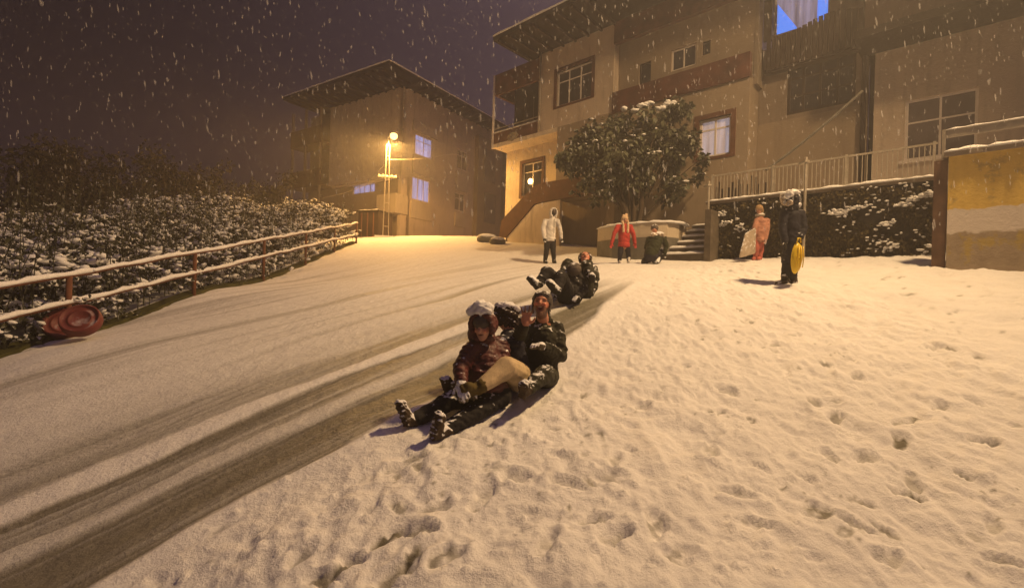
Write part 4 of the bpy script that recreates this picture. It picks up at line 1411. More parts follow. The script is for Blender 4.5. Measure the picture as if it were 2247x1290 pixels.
# overhead wires
def wire(a, b, sag, lab, r=.012):
    pts = [a.lerp(b, i / 20) - Vector((0, 0, sag * 4 * (i / 20) * (1 - i / 20))) - a for i in range(21)]
    o = MB().tube(pts, r, 5).build('overhead_wire', M['galv'], None, True)
    o.location = a
    tag(o, lab, 'wire')
wa = P(850, 350, 21.5)
wire(wa, P(1062, 318, 27), .25, 'overhead wire running from the lamp mast to the right face of the corner house')
wire(wa, P(790, 405, 26.5), .2, 'overhead wire dropping from the lamp mast past the blue window')
wire(P(850, 384, 21.5), P(700, 436, 24), .15, 'lowest overhead wire leaving the cross arm toward the brambles')

# ================================================================ PEOPLE
def cloth(name, col, snow=.12, scale=14.0, rough=.8, spec=.25):
    return mat_plain(name, col, rough, .28, 7, .35, 60, snow=(snow, scale, 6.0, .45), spec=spec)
K_ = {}
K_['olive'] = cloth('olive_coat', (.030, .028, .017), .62)
K_['black'] = cloth('black_cloth', (.016, .014, .015), .56)
K_['navy'] = cloth('navy_cloth', (.018, .017, .028), .58)
K_['burgundy'] = cloth('burgundy_quilt', (.085, .017, .016), .55, 18, .55, .4)
K_['khaki'] = cloth('khaki_trousers', (.55, .42, .25), -.1, 10)
K_['boot'] = cloth('snow_caked_boot', (.06, .04, .024), .92, 15)
K_['boot_white'] = cloth('white_trimmed_boot', (.035, .03, .022), 1.05, 11)
K_['oliveboot'] = cloth('olive_boot', (.085, .06, .015), .12, 10)
K_['glove_snow'] = cloth('snowy_glove', (.18, .15, .10), 1.1, 12)
K_['glove'] = cloth('dark_glove', (.03, .026, .02), .8, 12)
K_['grey_hat'] = cloth('grey_wool', (.10, .082, .07), .6, 18)
K_['fur'] = cloth('pale_fur', (.42, .34, .26), .95, 11)
K_['darkfur'] = cloth('dark_fur', (.035, .02, .017), .72, 12)
K_['cream'] = cloth('cream_wool', (.60, .42, .26), .25, 10)
K_['white'] = cloth('white_hoodie', (.64, .60, .56), .3, 10)
K_['red'] = cloth('red_jacket', (.40, .04, .035), .0, 10)
K_['pink'] = cloth('pink_jacket', (.42, .20, .14), .05, 10)
K_['coral'] = cloth('coral_trousers', (.45, .12, .09), .05, 10)
K_['tan'] = cloth('tan_hat', (.36, .23, .12), .1, 10)
K_['green'] = cloth('dark_green_jacket', (.026, .03, .014), .10, 10)

def mat_skin():
    m, nt, b = new_mat('skin')
    a = node(nt, 'ShaderNodeAttribute'); a.attribute_name = 'tone'
    nt.links.new(a.outputs['Color'], b.inputs['Base Color'])
    b.inputs['Roughness'].default_value = .55
    return m
M['skin'] = mat_skin()

def fuse(mb, voxel, it=2, disp=None):
    """union of overlapping shapes -> one smooth closed surface"""
    me = mb.mesh('tmp')
    o = bpy.data.objects.new('tmp', me)
    C.objects.link(o)
    md = o.modifiers.new('r', 'REMESH'); md.mode = 'VOXEL'; md.voxel_size = voxel
    if it:
        sm = o.modifiers.new('s', 'SMOOTH'); sm.factor = .5; sm.iterations = it
    dg = bpy.context.evaluated_depsgraph_get()
    out = bpy.data.meshes.new_from_object(o.evaluated_get(dg))
    bpy.data.objects.remove(o)
    bpy.data.meshes.remove(me)
    out.polygons.foreach_set('use_smooth', [True] * len(out.polygons))
    if disp:
        n = len(out.vertices)
        a = np.empty(n * 3); out.vertices.foreach_get('co', a); a = a.reshape(-1, 3)
        nn = np.empty(n * 3); out.vertices.foreach_get('normal', nn); nn = nn.reshape(-1, 3)
        amp, sc = disp
        h = (vnoise(a[:, 0] * sc + a[:, 2] * sc * .7, a[:, 1] * sc + a[:, 2] * sc * 1.3, 71) - .5) + .5 * (vnoise(a[:, 0] * sc * 2.3 - a[:, 2] * sc * 2, a[:, 1] * sc * 2.3 + a[:, 2] * sc * 1.9, 72) - .5)
        a += nn * (h * amp)[:, None]
        out.vertices.foreach_set('co', a.ravel())
        out.update()
    return out

class Person:
    def __init__(s, base, label, vox=.009, group=None):
        s.base = Vector(base); s.vox = vox; s.label = label; s.group = group
        s.body = MB(); s.root = None; s.parts = []
        s.face = None
    def rel(s, p): return Vector(p) - s.base
    def part(s, name, mb, mat, disp=None, it=2, vox=None, label=None):
        mb.v = [tuple(Vector(v) - s.base) for v in mb.v]
        me = fuse(mb, vox or s.vox, it, disp)
        me.name = name
        me.materials.append(mat)
        s.parts.append((name, me, label))
    def finish(s, skin=(.50, .22, .135)):
        s.body.v = [tuple(Vector(v) - s.base) for v in s.body.v]
        me = fuse(s.body, s.vox, 2)
        me.name = 'person'
        n = len(me.vertices)
        a = np.empty(n * 3); me.vertices.foreach_get('co', a); a = a.reshape(-1, 3)
        col = np.tile(np.array([*skin, 1.0]), (n, 1))
        if s.face:
            c, R_, Fw, U, k, mouth, beard = s.face
            c = s.rel(c)
            d = a - np.array(c)
            r = d @ np.array(R_) / k; f = d @ np.array(Fw) / k; u = d @ np.array(U) / k
            front = f > .02
            def blob(r0, u0, rr, ur):
                return np.exp(-(((r - r0) / rr) ** 2 + ((u - u0) / ur) ** 2) ** 2) * front
            # eye sockets
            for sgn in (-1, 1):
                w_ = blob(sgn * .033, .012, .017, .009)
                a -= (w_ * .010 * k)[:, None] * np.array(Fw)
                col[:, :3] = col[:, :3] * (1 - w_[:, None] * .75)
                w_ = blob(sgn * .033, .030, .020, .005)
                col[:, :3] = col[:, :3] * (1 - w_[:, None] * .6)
            w_ = blob(0, -.055 if mouth > .5 else -.05, .024, .022 * mouth + .003)
            a -= (w_ * .022 * mouth * k)[:, None] * np.array(Fw)
            col[:, :3] = col[:, :3] * (1 - w_[:, None]) + np.array([.10, .012, .01]) * w_[:, None]
            if mouth > .5:
                w2 = blob(0, -.043, .017, .006)
                col[:, :3] = col[:, :3] * (1 - w2[:, None]) + np.array([.6, .5, .4]) * w2[:, None]
            if beard:
                w3 = np.clip((-.030 - u) / .012, 0, 1) * (f > -.03) * np.clip(1 - w_ * 1.5, 0, 1) * .75
                w3 *= (d @ np.array(U) > -.17 * k)
                col[:, :3] = col[:, :3] * (1 - w3[:, None]) + np.array([.07, .035, .02]) * w3[:, None]
            w4 = blob(.045, -.018, .022, .02) + blob(-.045, -.018, .022, .02)
            col[:, :3] = col[:, :3] * (1 + w4[:, None] * np.array([.25, -.05, -.1]))
            me.vertices.foreach_set('co', a.ravel())
        ca = me.color_attributes.new('tone', 'FLOAT_COLOR', 'POINT')
        ca.data.foreach_set('color', col.ravel())
        me.materials.append(M['skin'])
        root = bpy.data.objects.new('person', me)
        C.objects.link(root)
        root.location = s.base
        tag(root, s.label, 'person', s.group)
        for nm, pm, lab in s.parts:
            o = bpy.data.objects.new(nm, pm)
            C.objects.link(o); o.parent = root
            if lab: o['label'] = lab
        s.root = root
        return root

def axes(fwd, up):
    f = Vector(fwd).normalized(); u = Vector(up); u = (u - f * u.dot(f)).normalized()
    r = f.cross(u).normalized()
    return r, f, u

def head(p, c, fwd, up, k=1.0, mouth=.1, beard=False):
    r, f, u = axes(fwd, up)
    c = Vector(c)
    B = p.body
    A = (r, f, u)
    B.ell(c + u * .02 * k, .075 * k, .092 * k, .105 * k, A)
    B.ell(c - u * .045 * k + f * .03 * k, .054 * k, .058 * k, .070 * k, A)          # jaw
    B.ell(c - u * (.085 + .012 * mouth) * k + f * .060 * k, .030 * k, .026 * k, .024 * k, A, 10, 7)   # chin
    B.capsule(c + u * .018 * k + f * .088 * k, c - u * .018 * k + f * .108 * k, .009 * k, .015 * k, 8)   # nose
    B.ell(c + u * .034 * k + f * .078 * k, .052 * k, .016 * k, .010 * k, A, 12, 7)      # brow
    for s_ in (-1, 1):
        B.ell(c + r * s_ * .076 * k - f * .005 * k, .010 * k, .020 * k, .030 * k, A, 8, 6)
        B.ell(c + r * s_ * .038 * k - u * .018 * k + f * .070 * k, .022 * k, .018 * k, .018 * k, A, 8, 6)
    p.face = (c, r, f, u, k, mouth, beard)
    return r, f, u

def hand(B, wrist, direction, palmn, k=1.0, curl=.3, spread=.12, thumb=1, fat=1.0):
    """palm, four jointed fingers of different lengths and a thumb leaving the side of the palm"""
    d = Vector(direction).normalized(); n = Vector(palmn); n = (n - d * n.dot(d)).normalized()
    x = d.cross(n).normalized() * thumb
    w = Vector(wrist)
    B.capsule(w - d * .01 * k, w + d * .03 * k, .026 * k * fat, .030 * k * fat, 10)
    pc = w + d * .055 * k
    B.ell(pc, .040 * k * fat, .046 * k, .017 * k * fat, (x, d, n), 12, 8)
    for i, (o, L) in enumerate(((.030, .074), (.010, .084), (-.011, .078), (-.030, .060))):
        a = w + x * o * k + d * .088 * k
        dd = (d + x * (o / .03) * spread).normalized()
        rad = .0088 * k * fat
        for j, s_ in enumerate((.45, .32, .25)):
            c_ = curl * (j + .35)
            e_ = (dd * math.cos(c_) + n * math.sin(c_)).normalized()
            b = a + e_ * L * s_ * k
            B.capsule(a, b, rad, rad * .9, 7)
            a = b; rad *= .92
    a = w + x * .028 * k + d * .030 * k
    b = a + (x * .85 + d * .55 + n * .25 * (1 + curl)).normalized() * .040 * k
    c_ = b + (x * .35 + d * .9 + n * .4 * curl).normalized() * .030 * k
    B.capsule(a, b, .012 * k * fat, .0105 * k * fat, 8).capsule(b, c_, .0105 * k * fat, .009 * k * fat, 8)

def limbs(B, pts, rs, n=14, quilt=0, period=.06):
    for (a, b), (ra, rb) in zip(zip(pts[:-1], pts[1:]), zip(rs[:-1], rs[1:])):
        B.capsule(a, b, ra, rb, n, quilt=quilt, period=period)
    return B

def boot(heel, toe, ankle, up, k=1.0, fat=1.0):
    """sole from heel to toe, shaft up to the ankle"""
    m = MB()
    h = Vector(heel); t = Vector(toe); a = Vector(ankle)
    d = (t - h).normalized()
    n = (a - (h + t) / 2); n = (n - d * n.dot(d)).normalized()
    x = d.cross(n)
    L = (t - h).length
    # sole slab
    m.ell(h + d * L * .28, .040 * k * fat, L * .30, .020 * k, (x, d, n), 12, 7)
    m.ell(h + d * L * .68, .050 * k * fat, L * .36, .020 * k, (x, d, n), 12, 7)
    m.capsule(h + d * L * .2 + n * .035 * k, t - d * .05 * k + n * .03 * k, .043 * k * fat, .034 * k * fat)
    m.capsule(h + d * L * .2 + n * .04 * k, a, .047 * k * fat, .056 * k * fat)
    for i in range(6):       # tread bars under the sole
        c = h + d * L * (.08 + .165 * i) - n * .018 * k
        m.capsule(c - x * .028 * k * fat, c + x * .028 * k * fat, .009 * k, .009 * k, 6)
    return m

LOOKBACK = Vector((0, -1, 0))

# ---------------------------------------------------------------- the man in front (laughing, hand raised)
def man():
    g = G(1200, 838); base = Vector((P(1200, 830, 4.75).x, 4.75, H(P(1200, 830, 4.75).x, 4.75)))
    p = Person(base, 'laughing bearded person in a dark olive coat and grey earflap hat, one hand raised', .008)
    hd = P(1189, 668, 4.62)
    fw = Vector((-.22, -.93, .28)); up = Vector((.10, .28, .95))
    r, f, u = head(p, hd, fw, up, 1.04, 1.0, True)
    neck = P(1193, 708, 4.72)
    chest = P(1186, 742, 4.74); belly = P(1186, 790, 4.72); pel = P(1188, 828, 4.74)
    shR = P(1150, 724, 4.66); elR = P(1126, 762, 4.50); wrR = P(1152, 716, 4.28)
    shL = P(1219, 722, 4.80); elL = P(1229, 780, 4.70); wrL = P(1192, 762, 4.46)
    p.body.capsule(hd - u * .06, neck, .055, .06)
    p.body.capsule(neck, chest, .07, .13).capsule(chest, pel, .13, .13)
    limbs(p.body, [shR, elR, wrR], [.05, .042, .030]); limbs(p.body, [shL, elL, wrL], [.05, .042, .03])
    hand(p.body, wrR, Vector((.10, -.12, 1)), Vector((-.15, -1, .05)), 1.12, .10, .30, thumb=1, fat=1.05)
    hipL = P(1203, 826, 4.66); knL = P(1192, 822, 4.28); anL = P(1160, 850, 4.06)
    hipR = P(1160, 828, 4.66); knR = P(1072, 822, 4.46); anR = P(1002, 846, 4.16)
    for a in ([hipL, knL, anL], [hipR, knR, anR]):
        limbs(p.body, a, [.07, .05, .035])
    c = MB()
    c.capsule(chest + Vector((0, 0, .02)), belly, .165, .175, 18).capsule(belly, pel, .178, .175, 18)
    c.capsule(shR, shL, .085, .085).capsule(neck - Vector((0, 0, .01)), chest, .075, .14)
    limbs(c, [shR, elR, wrR - (wrR - elR).normalized() * .02], [.085, .068, .052], 14, .006, .05)
    limbs(c, [shL, elL, wrL], [.088, .074, .058], 14, .006, .05)
    c.ell(neck + Vector((0, .01, .02)), .092, .095, .06).ell(neck + Vector((0, .03, .06)), .085, .085, .05)
    # hem over the lap
    c.capsule(pel, (hipL + knL) / 2, .15, .10).capsule(pel, hipR, .16, .12)
    p.part('coat', c, K_['olive'], (.022, 15))
    t = MB(); limbs(t, [hipL, knL, anL], [.105, .082, .062]); limbs(t, [hipR, knR, anR], [.10, .08, .06])
    p.part('trousers', t, K_['olive'], (.014, 18))
    p.part('boot', boot(P(1147, 872, 4.02), P(1149, 838, 3.86), anL, 0, 1.05), K_['boot'], (.008, 40))
    p.part('boot', boot(P(985, 862, 4.10), P(972, 826, 4.02), anR, 0, 1.05), K_['boot'], (.008, 40))
    h = MB()
    h.ell(hd + u * .052 - f * .022, .098, .108, .088, (r, f, u), 18, 12)
    for s_ in (-1, 1):
        h.capsule(hd + r * s_ * .086 - f * .01 + u * .04, hd + r * s_ * .080 - u * .075 + f * .0, .032, .022, 10, flat=(r, .5))
    h.ell(hd - f * .07 - u * .02, .075, .045, .085, (r, f, u), 14, 9)
    h.ell(hd + u * .078 + f * .058, .078, .03, .030, (r, f, u), 14, 8)
    p.part('earflap_hat', h, K_['grey_hat'], (.010, 45), vox=.007)
    g_ = MB()
    hand(g_, wrL, wrL - elL, Vector((0, -.3, -1)), 1.1, .55, .08, thumb=-1, fat=1.35)
    p.part('glove', g_, K_['glove_snow'], (.006, 50), 1, vox=.006)
    p.finish((.56, .235, .14))
man()

# ---------------------------------------------------------------- the woman in burgundy at the front
def woman():
    base = P(1075, 862, 4.15); base.z = H(base.x, base.y)
    p = Person(base, 'person in a quilted burgundy hooded jacket sitting with legs stretched out', .008)
    hd = P(1061, 716, 4.06)
    fw = Vector((-.30, -.88, -.22)); up = Vector((-.12, -.2, .95))
    r, f, u = head(p, hd, fw, up, 1.0, .25)
    neck = P(1068, 752, 4.16); chest = P(1064, 785, 4.17); belly = P(1062, 822, 4.13); pel = P(1075, 852, 4.17)
    shR = P(1036, 768, 4.08); elR = P(1010, 808, 3.96); wrR = P(1012, 838, 3.84)
    shL = P(1096, 758, 4.26); elL = P(1102, 806, 4.12); wrL = P(1060, 838, 3.98)
    hipR = P(1050, 866, 4.12); knR = P(985, 880, 3.98); anR = P(908, 922, 3.80)
    hipL = P(1092, 868, 4.14); knL = P(1040, 905, 3.88); anL = P(984, 940, 3.70)
    p.body.capsule(hd - u * .06, neck, .05, .055).capsule(neck, chest, .06, .12).capsule(chest, pel, .12, .13)
    for a, rs in (([shR, elR, wrR], (.045, .038, .028)), ([shL, elL, wrL], (.045, .038, .028)), ([hipR, knR, anR], (.07, .05, .035)), ([hipL, knL, anL], (.07, .05, .035))):
        limbs(p.body, a, rs)
    j = MB()
    j.capsule(chest + Vector((0, 0, .01)), belly, .155, .178, 20, quilt=.012, period=.062).capsule(belly, pel, .178, .165, 20, quilt=.012, period=.062)
    j.capsule(shR, shL, .085, .088).capsule(neck, chest, .08, .14)
    limbs(j, [shR, elR, wrR], [.082, .068, .050], 14, .013, .045)
    limbs(j, [shL, elL, wrL], [.088, .070, .052], 14, .013, .045)
    p.part('quilted_jacket', j, K_['burgundy'], (.016, 16))
    h = MB()
    # hood wraps the head, open in front
    for i in range(13):
        a = PI * (-.12 + 1.24 * i / 12)
        h.ell(hd + r * math.cos(a) * .098 + u * (math.sin(a) * .112 + .012) + f * .030, .028, .045, .028, (r, f, u), 8, 6)
    h.ell(hd - f * .045 + u * .01, .112, .095, .125, (r, f, u), 16, 10)
    h.capsule(hd - u * .10 - r * .05, hd - u * .10 + r * .07, .045, .05)
    h.capsule(hd + r * .09 - f * .02, hd + r * .11 - f * .03 - u * .1, .05, .06)
    p.part('hood', h, K_['burgundy'], (.010, 30))
    b = MB()
    b.ell(hd + u * .048 + f * .005, .086, .096, .078, (r, f, u), 16, 10)
    p.part('knit_beanie', b, K_['grey_hat'], (.006, 50), vox=.007)
    s_ = MB()
    s_.ell(hd + u * .150 - r * .01 - f * .0, .098, .085, .065, (r, f, u), 14, 9, jit=.06)
    s_.ell(hd + u * .135 + r * .075, .06, .07, .05, (r, f, u), 10, 7).ell(hd + u * .19 + r * .01, .06, .06, .04, (r, f, u), 10, 7)
    p.part('snow_on_hood', s_, M['snow'], (.02, 25))
    t = MB(); limbs(t, [hipR, knR, anR], [.105, .080, .058]); limbs(t, [hipL, knL, anL], [.11, .082, .060]); t.capsule(hipR, hipL, .11, .12)
    p.part('trousers', t, K_['black'], (.014, 18))
    p.part('boot', boot(P(896, 937, 3.74), P(872, 876, 3.72), anR, 0, 1.0), K_['boot'], (.008, 40))
    p.part('boot', boot(P(948, 966, 3.58), P(966, 902, 3.56), anL, 0, 1.05), K_['boot'], (.008, 40))
    for w_, e_, th in ((wrR, elR, -1), (wrL, elL, 1)):
        g_ = MB(); hand(g_, w_, (w_ - e_) + Vector((.02, -.02, -.02)), Vector((.3, .2, -1)), 1.1, .5, .08, thumb=th, fat=1.45)
        p.part('glove', g_, K_['glove_snow'], (.006, 50), 1, vox=.006)
    p.finish((.50, .25, .17))
woman()

# ---------------------------------------------------------------- between them: khaki trousers
def middle():
    base = P(1135, 848, 4.45); base.z = H(base.x, base.y)
    p = Person(base, 'person in khaki trousers and dark fur hat between the burgundy and olive coats', .008)
    hd = P(1108, 699, 4.52)
    fw = Vector((-.75, .35, -.45)); up = Vector((-.2, -.2, .9))
    r, f, u = head(p, hd, fw, up, .98, .1)
    neck = P(1116, 738, 4.46); chest = P(1118, 770, 4.46); pel = P(1138, 822, 4.44)
    shR = P(1098, 752, 4.40); elR = P(1082, 800, 4.34); wrR = P(1060, 830, 4.20)
    shL = P(1134, 756, 4.40); elL = P(1126, 790, 4.36); wrL = P(1096, 790, 4.32)
    hipR = P(1136, 822, 4.36); knR = P(1112, 806, 4.04); anR = P(1058, 846, 3.86)
    hipL = P(1120, 826, 4.46); knL = P(1075, 810, 4.32); anL = P(1010, 850, 4.08)
    p.body.capsule(hd - u * .06, neck, .05, .055).capsule(neck, chest, .06, .11).capsule(chest, pel, .11, .12)
    for a, rs in (([shR, elR, wrR], (.04, .035, .028)), ([shL, elL, wrL], (.04, .035, .028)), ([hipR, knR, anR], (.075, .05, .035)), ([hipL, knL, anL], (.07, .05, .035))):
        limbs(p.body, a, rs)
    j = MB(); j.capsule(chest, pel, .135, .13, 18).capsule(shR, shL, .08, .08).capsule(neck, chest, .08, .12)
    limbs(j, [shR, elR, wrR], [.075, .062, .05]); limbs(j, [shL, elL, wrL], [.075, .062, .05])
    p.part('jacket', j, K_['navy'], (.018, 16))
    t = MB(); limbs(t, [hipR, knR, anR], [.125, .098, .058]); limbs(t, [hipL, knL, anL], [.10, .08, .055]); t.ell(P(1140, 836, 4.34), .11, .12, .105)
    p.part('trousers', t, K_['khaki'], (.008, 9))
    p.part('boot', boot(P(1044, 862, 3.90), P(1012, 850, 3.74), anR, 0, 1.0, 1.1), K_['oliveboot'], (.006, 40))
    p.part('boot', boot(P(1003, 872, 4.02), P(998, 836, 3.94), anL, 0, .95), K_['boot'], (.008, 40))
    h = MB()
    h.ell(hd + u * .03 - f * .03, .112, .118, .118, (r, f, u), 18, 12).ell(hd - f * .06 - u * .06, .08, .07, .07, (r, f, u))
    h.ell(hd + r * .07, .07, .09, .10, (r, f, u), 12, 8)
    p.part('fur_hat', h, K_['darkfur'], (.035, 34))
    s_ = MB(); s_.ell(hd + Vector((0, -.02, .125)), .105, .09, .035, n=14, m=8).ell(hd + Vector((.08, -.03, .10)), .06, .06, .04)
    p.part('snow_on_hat', s_, M['snow'], (.02, 30))
    g_ = MB(); hand(g_, wrR, wrR - elR, Vector((.4, 0, -1)), 1.0, .5, .08, fat=1.3); hand(g_, wrL, wrL - elL, Vector((0, -1, 0)), 1.0, .4, .08, fat=1.3)
    p.part('gloves', g_, K_['glove'], (.004, 50), 1, vox=.007)
    p.finish()
middle()

# ---------------------------------------------------------------- second pair sliding behind
def second_front():
    base = P(1250, 655, 6.9); base.z = H(base.x, base.y)
    p = Person(base, 'person with white-trimmed boots and grey beanie leaning back behind the three front riders', .013)
    hd = P(1259, 596, 6.86)
    r, f, u = head(p, hd, Vector((-.35, -.6, -.7)), Vector((.1, -.6, .8)), 1.0)
    neck = P(1258, 606, 6.95); chest = P(1256, 620, 6.95); pel = P(1250, 643, 6.88)
    p.body.capsule(hd, neck, .055, .06).capsule(neck, chest, .07, .13).capsule(chest, pel, .13, .14)
    hipR = P(1238, 642, 6.80); knR = P(1200, 598, 6.62); anR = P(1183, 622, 6.50)
    hipL = P(1246, 646, 6.78); knL = P(1232, 606, 6.55); anL = P(1222, 636, 6.40)
    shR = P(1238, 612, 6.90); elR = P(1226, 632, 6.80); wrR = P(1215, 645, 6.66)
    shL = P(1276, 612, 6.92); elL = P(1280, 634, 6.84); wrL = P(1268, 648, 6.72)
    for a, rs in (([shR, elR, wrR], (.04, .035, .028)), ([shL, elL, wrL], (.04, .035, .028)), ([hipR, knR, anR], (.075, .05, .035)), ([hipL, knL, anL], (.07, .05, .035))):
        limbs(p.body, a, rs)
    j = MB(); j.capsule(chest, pel, .19, .20, 18).capsule(shR, shL, .09, .09)
    limbs(j, [shR, elR, wrR], [.085, .07, .055]); limbs(j, [shL, elL, wrL], [.085, .07, .055])
    p.part('coat', j, K_['black'], (.03, 14))
    t = MB(); limbs(t, [hipR, knR, anR], [.12, .095, .065]); limbs(t, [hipL, knL, anL], [.12, .09, .065])
    p.part('trousers', t, K_['black'], (.015, 18))
    p.part('boot', boot(P(1182, 634, 6.46), P(1158, 606, 6.40), anR, 0, 1.1, 1.1), K_['boot_white'], (.008, 30))
    p.part('boot', boot(P(1220, 642, 6.36), P(1200, 614, 6.30), anL, 0, 1.1, 1.1), K_['boot_white'], (.008, 30))
    h = MB(); h.ell(hd + u * .05, .105, .115, .09, (r, f, u)).ell(hd - f * .05, .1, .08, .11, (r, f, u))
    p.part('beanie', h, K_['grey_hat'], (.01, 30))
    g_ = MB(); hand(g_, wrR, wrR - elR, Vector((0, 0, -1)), 1.0, .4, .08, fat=1.3); hand(g_, wrL, wrL - elL, Vector((0, 0, -1)), 1.0, .4, .08, fat=1.3)
    p.part('gloves', g_, K_['glove'], None, 1, vox=.008)
    p.finish()
def second_back():
    base = P(1280, 645, 7.3); base.z = H(base.x, base.y)
    p = Person(base, 'person lying back, face up, knees raised around the rider in white-trimmed boots', .013)
    hd = P(1284, 568, 7.62)
    r, f, u = head(p, hd, Vector((-.1, -.72, .60)), Vector((.05, .6, .8)), 1.0, .3)
    neck = P(1283, 582, 7.60); chest = P(1280, 602, 7.48); pel = P(1272, 640, 7.22)
    hipR = P(1262, 640, 7.15); knR = P(1246, 582, 7.00); anR = P(1228, 628, 6.72)
    hipL = P(1284, 640, 7.15); knL = P(1288, 584, 7.00); anL = P(1296, 606, 6.84)
    shR = P(1266, 590, 7.55); elR = P(1258, 604, 7.35); wrR = P(1262, 612, 7.15)
    shL = P(1300, 592, 7.55); elL = P(1306, 606, 7.40); wrL = P(1304, 632, 7.30)
    p.body.capsule(hd, neck, .055, .06).capsule(neck, chest, .07, .13).capsule(chest, pel, .13, .14)
    for a, rs in (([shR, elR, wrR], (.04, .035, .028)), ([shL, elL, wrL], (.04, .035, .028)), ([hipR, knR, anR], (.075, .05, .035)), ([hipL, knL, anL], (.07, .05, .035))):
        limbs(p.body, a, rs)
    j = MB(); j.capsule(chest, pel, .18, .19, 18).capsule(shR, shL, .085, .085).capsule(neck, chest, .08, .14)
    limbs(j, [shR, elR, wrR], [.08, .07, .055]); limbs(j, [shL, elL, wrL], [.08, .07, .055])
    p.part('coat', j, K_['olive'], (.02, 14))
    t = MB(); limbs(t, [hipR, knR, anR], [.13, .10, .07]); limbs(t, [hipL, knL, anL], [.125, .095, .065])
    p.part('trousers', t, K_['olive'], (.02, 16))
    p.part('boot', boot(P(1240, 636, 6.66), P(1224, 616, 6.62), anR, 0, 1.0), K_['boot'], (.008, 30))
    p.part('boot', boot(P(1299, 621, 6.80), P(1299, 600, 6.68), anL, 0, 1.05, 1.15), K_['boot_white'], (.008, 30))
    h = MB()
    for i in range(11):
        a = PI * (-.1 + 1.2 * i / 10)
        h.ell(hd + r * math.cos(a) * .09 + u * (math.sin(a) * .10 + .01), .026, .05, .026, (r, f, u), 8, 6)
    h.ell(hd - f * .05, .10, .08, .11, (r, f, u))
    p.part('hood', h, K_['darkfur'], (.01, 30))
    g_ = MB(); hand(g_, wrR, wrR - elR, Vector((0, 0, -1)), 1.0, .4, .08, fat=1.3); hand(g_, wrL, wrL - elL, Vector((-1, 0, 0)), 1.0, .4, .08, fat=1.3)
    p.part('gloves', g_, K_['glove'], None, 1, vox=.008)
    p.finish((.60, .26, .17))
second_front(); second_back()

# ---------------------------------------------------------------- standing figures
def stand(Y, feet, hips, sh, hd, elb, wr, k, label, fwd, jacket, trousers, shoes, glove, knees=None, mouth=.1, vox=.013, hem=None, extra=None, skirt=0.0, coatr=1.0, skin=(.45, .22, .14), up=(0, 0, 1)):
    """all arguments are picture columns/rows at depth Y (+ small depth offsets)"""
    gz = H(P(*feet[0], Y).x, Y)
    base = P((feet[0][0] + feet[1][0]) / 2, (feet[0][1] + feet[1][1]) / 2, Y); base.z = H(base.x, base.y)
    p = Person(base, label, vox)
    HD = P(*hd, Y)
    r, f, u = head(p, HD, fwd, up, k, mouth)
    side = f.cross(Vector((0, 0, 1))).normalized()
    PL = P(*hips, Y); neck = HD - u * .13 * k - f * .01; chest = (P(*sh[0], Y) + P(*sh[1], Y)) / 2 - Vector((0, 0, .10 * k))
    S_ = [P(*q, Y) for q in sh]; E_ = [P(*q, Y - .06 * k) for q in elb]; W_ = [P(*q, Y - .12 * k) for q in wr]
    p.body.capsule(HD - u * .05 * k, neck, .05 * k, .055 * k).capsule(neck, chest, .06 * k, .11 * k).capsule(chest, PL, .11 * k, .12 * k)
    t = MB(); sh_ = []
    sgn = -1
    for i in (0, 1):
        A_k = P(*feet[i], Y); A_k.z = H(A_k.x, A_k.y) + .09 * k
        hip = PL + (A_k - PL).cross(Vector((0, 1, 0))).normalized() * 0 + Vector(((A_k.x - PL.x) * .6, 0, 0))
        kn = (P(*knees[i][:2], Y + knees[i][2]) if knees else hip.lerp(A_k, .52) + f * .03 * k)
        limbs(p.body, [hip, kn, A_k], [.075 * k, .05 * k, .035 * k])
        limbs(t, [hip, kn, A_k], [.10 * k, .078 * k, .062 * k])
        hl = A_k - f * .07 * k - Vector((0, 0, .075 * k)); to = A_k + f * .17 * k - Vector((0, 0, .075 * k))
        sh_.append(boot(hl, to, A_k + Vector((0, 0, .05 * k)), 0, k, 1.1))
        limbs(p.body, [S_[i], E_[i], W_[i]], [.045 * k, .036 * k, .028 * k])
    j = MB()
    j.capsule(chest + Vector((0, 0, .02)), PL + Vector((0, 0, .13 - skirt)), .135 * k * coatr, .145 * k * coatr, 18, flat=(f, .8)).ell(PL + Vector((0, 0, .045 - skirt)), .152 * k * coatr, .125 * k * coatr, .095, (side, f, Vector((0, 0, 1)))).ell(PL + Vector((0, 0, .0 - skirt)), .160 * k * coatr, .128 * k * coatr, .045, (side, f, Vector((0, 0, 1)))).capsule(S_[0], S_[1], .075 * k, .075 * k).capsule(neck + Vector((0, 0, -.02)), chest, .075 * k, .12 * k)
    for i in (0, 1):
        limbs(j, [S_[i], E_[i], W_[i]], [.078 * k, .064 * k, .052 * k])
    p.part('jacket', j, jacket, (.014, 14))
    p.part('trousers', t, trousers, (.012, 14))
    for b_ in sh_:
        p.part('boot', b_, shoes, (.006, 30))
    for i in (0, 1):
        g_ = MB(); hand(g_, W_[i], W_[i] - E_[i], f, k, .4, .08, thumb=(1 if i else -1), fat=1.2)
        p.part('glove', g_, glove, None, 1, vox=.008)
    if extra:
        extra(p, HD, r, f, u, k)
    p.finish(skin)
    return p

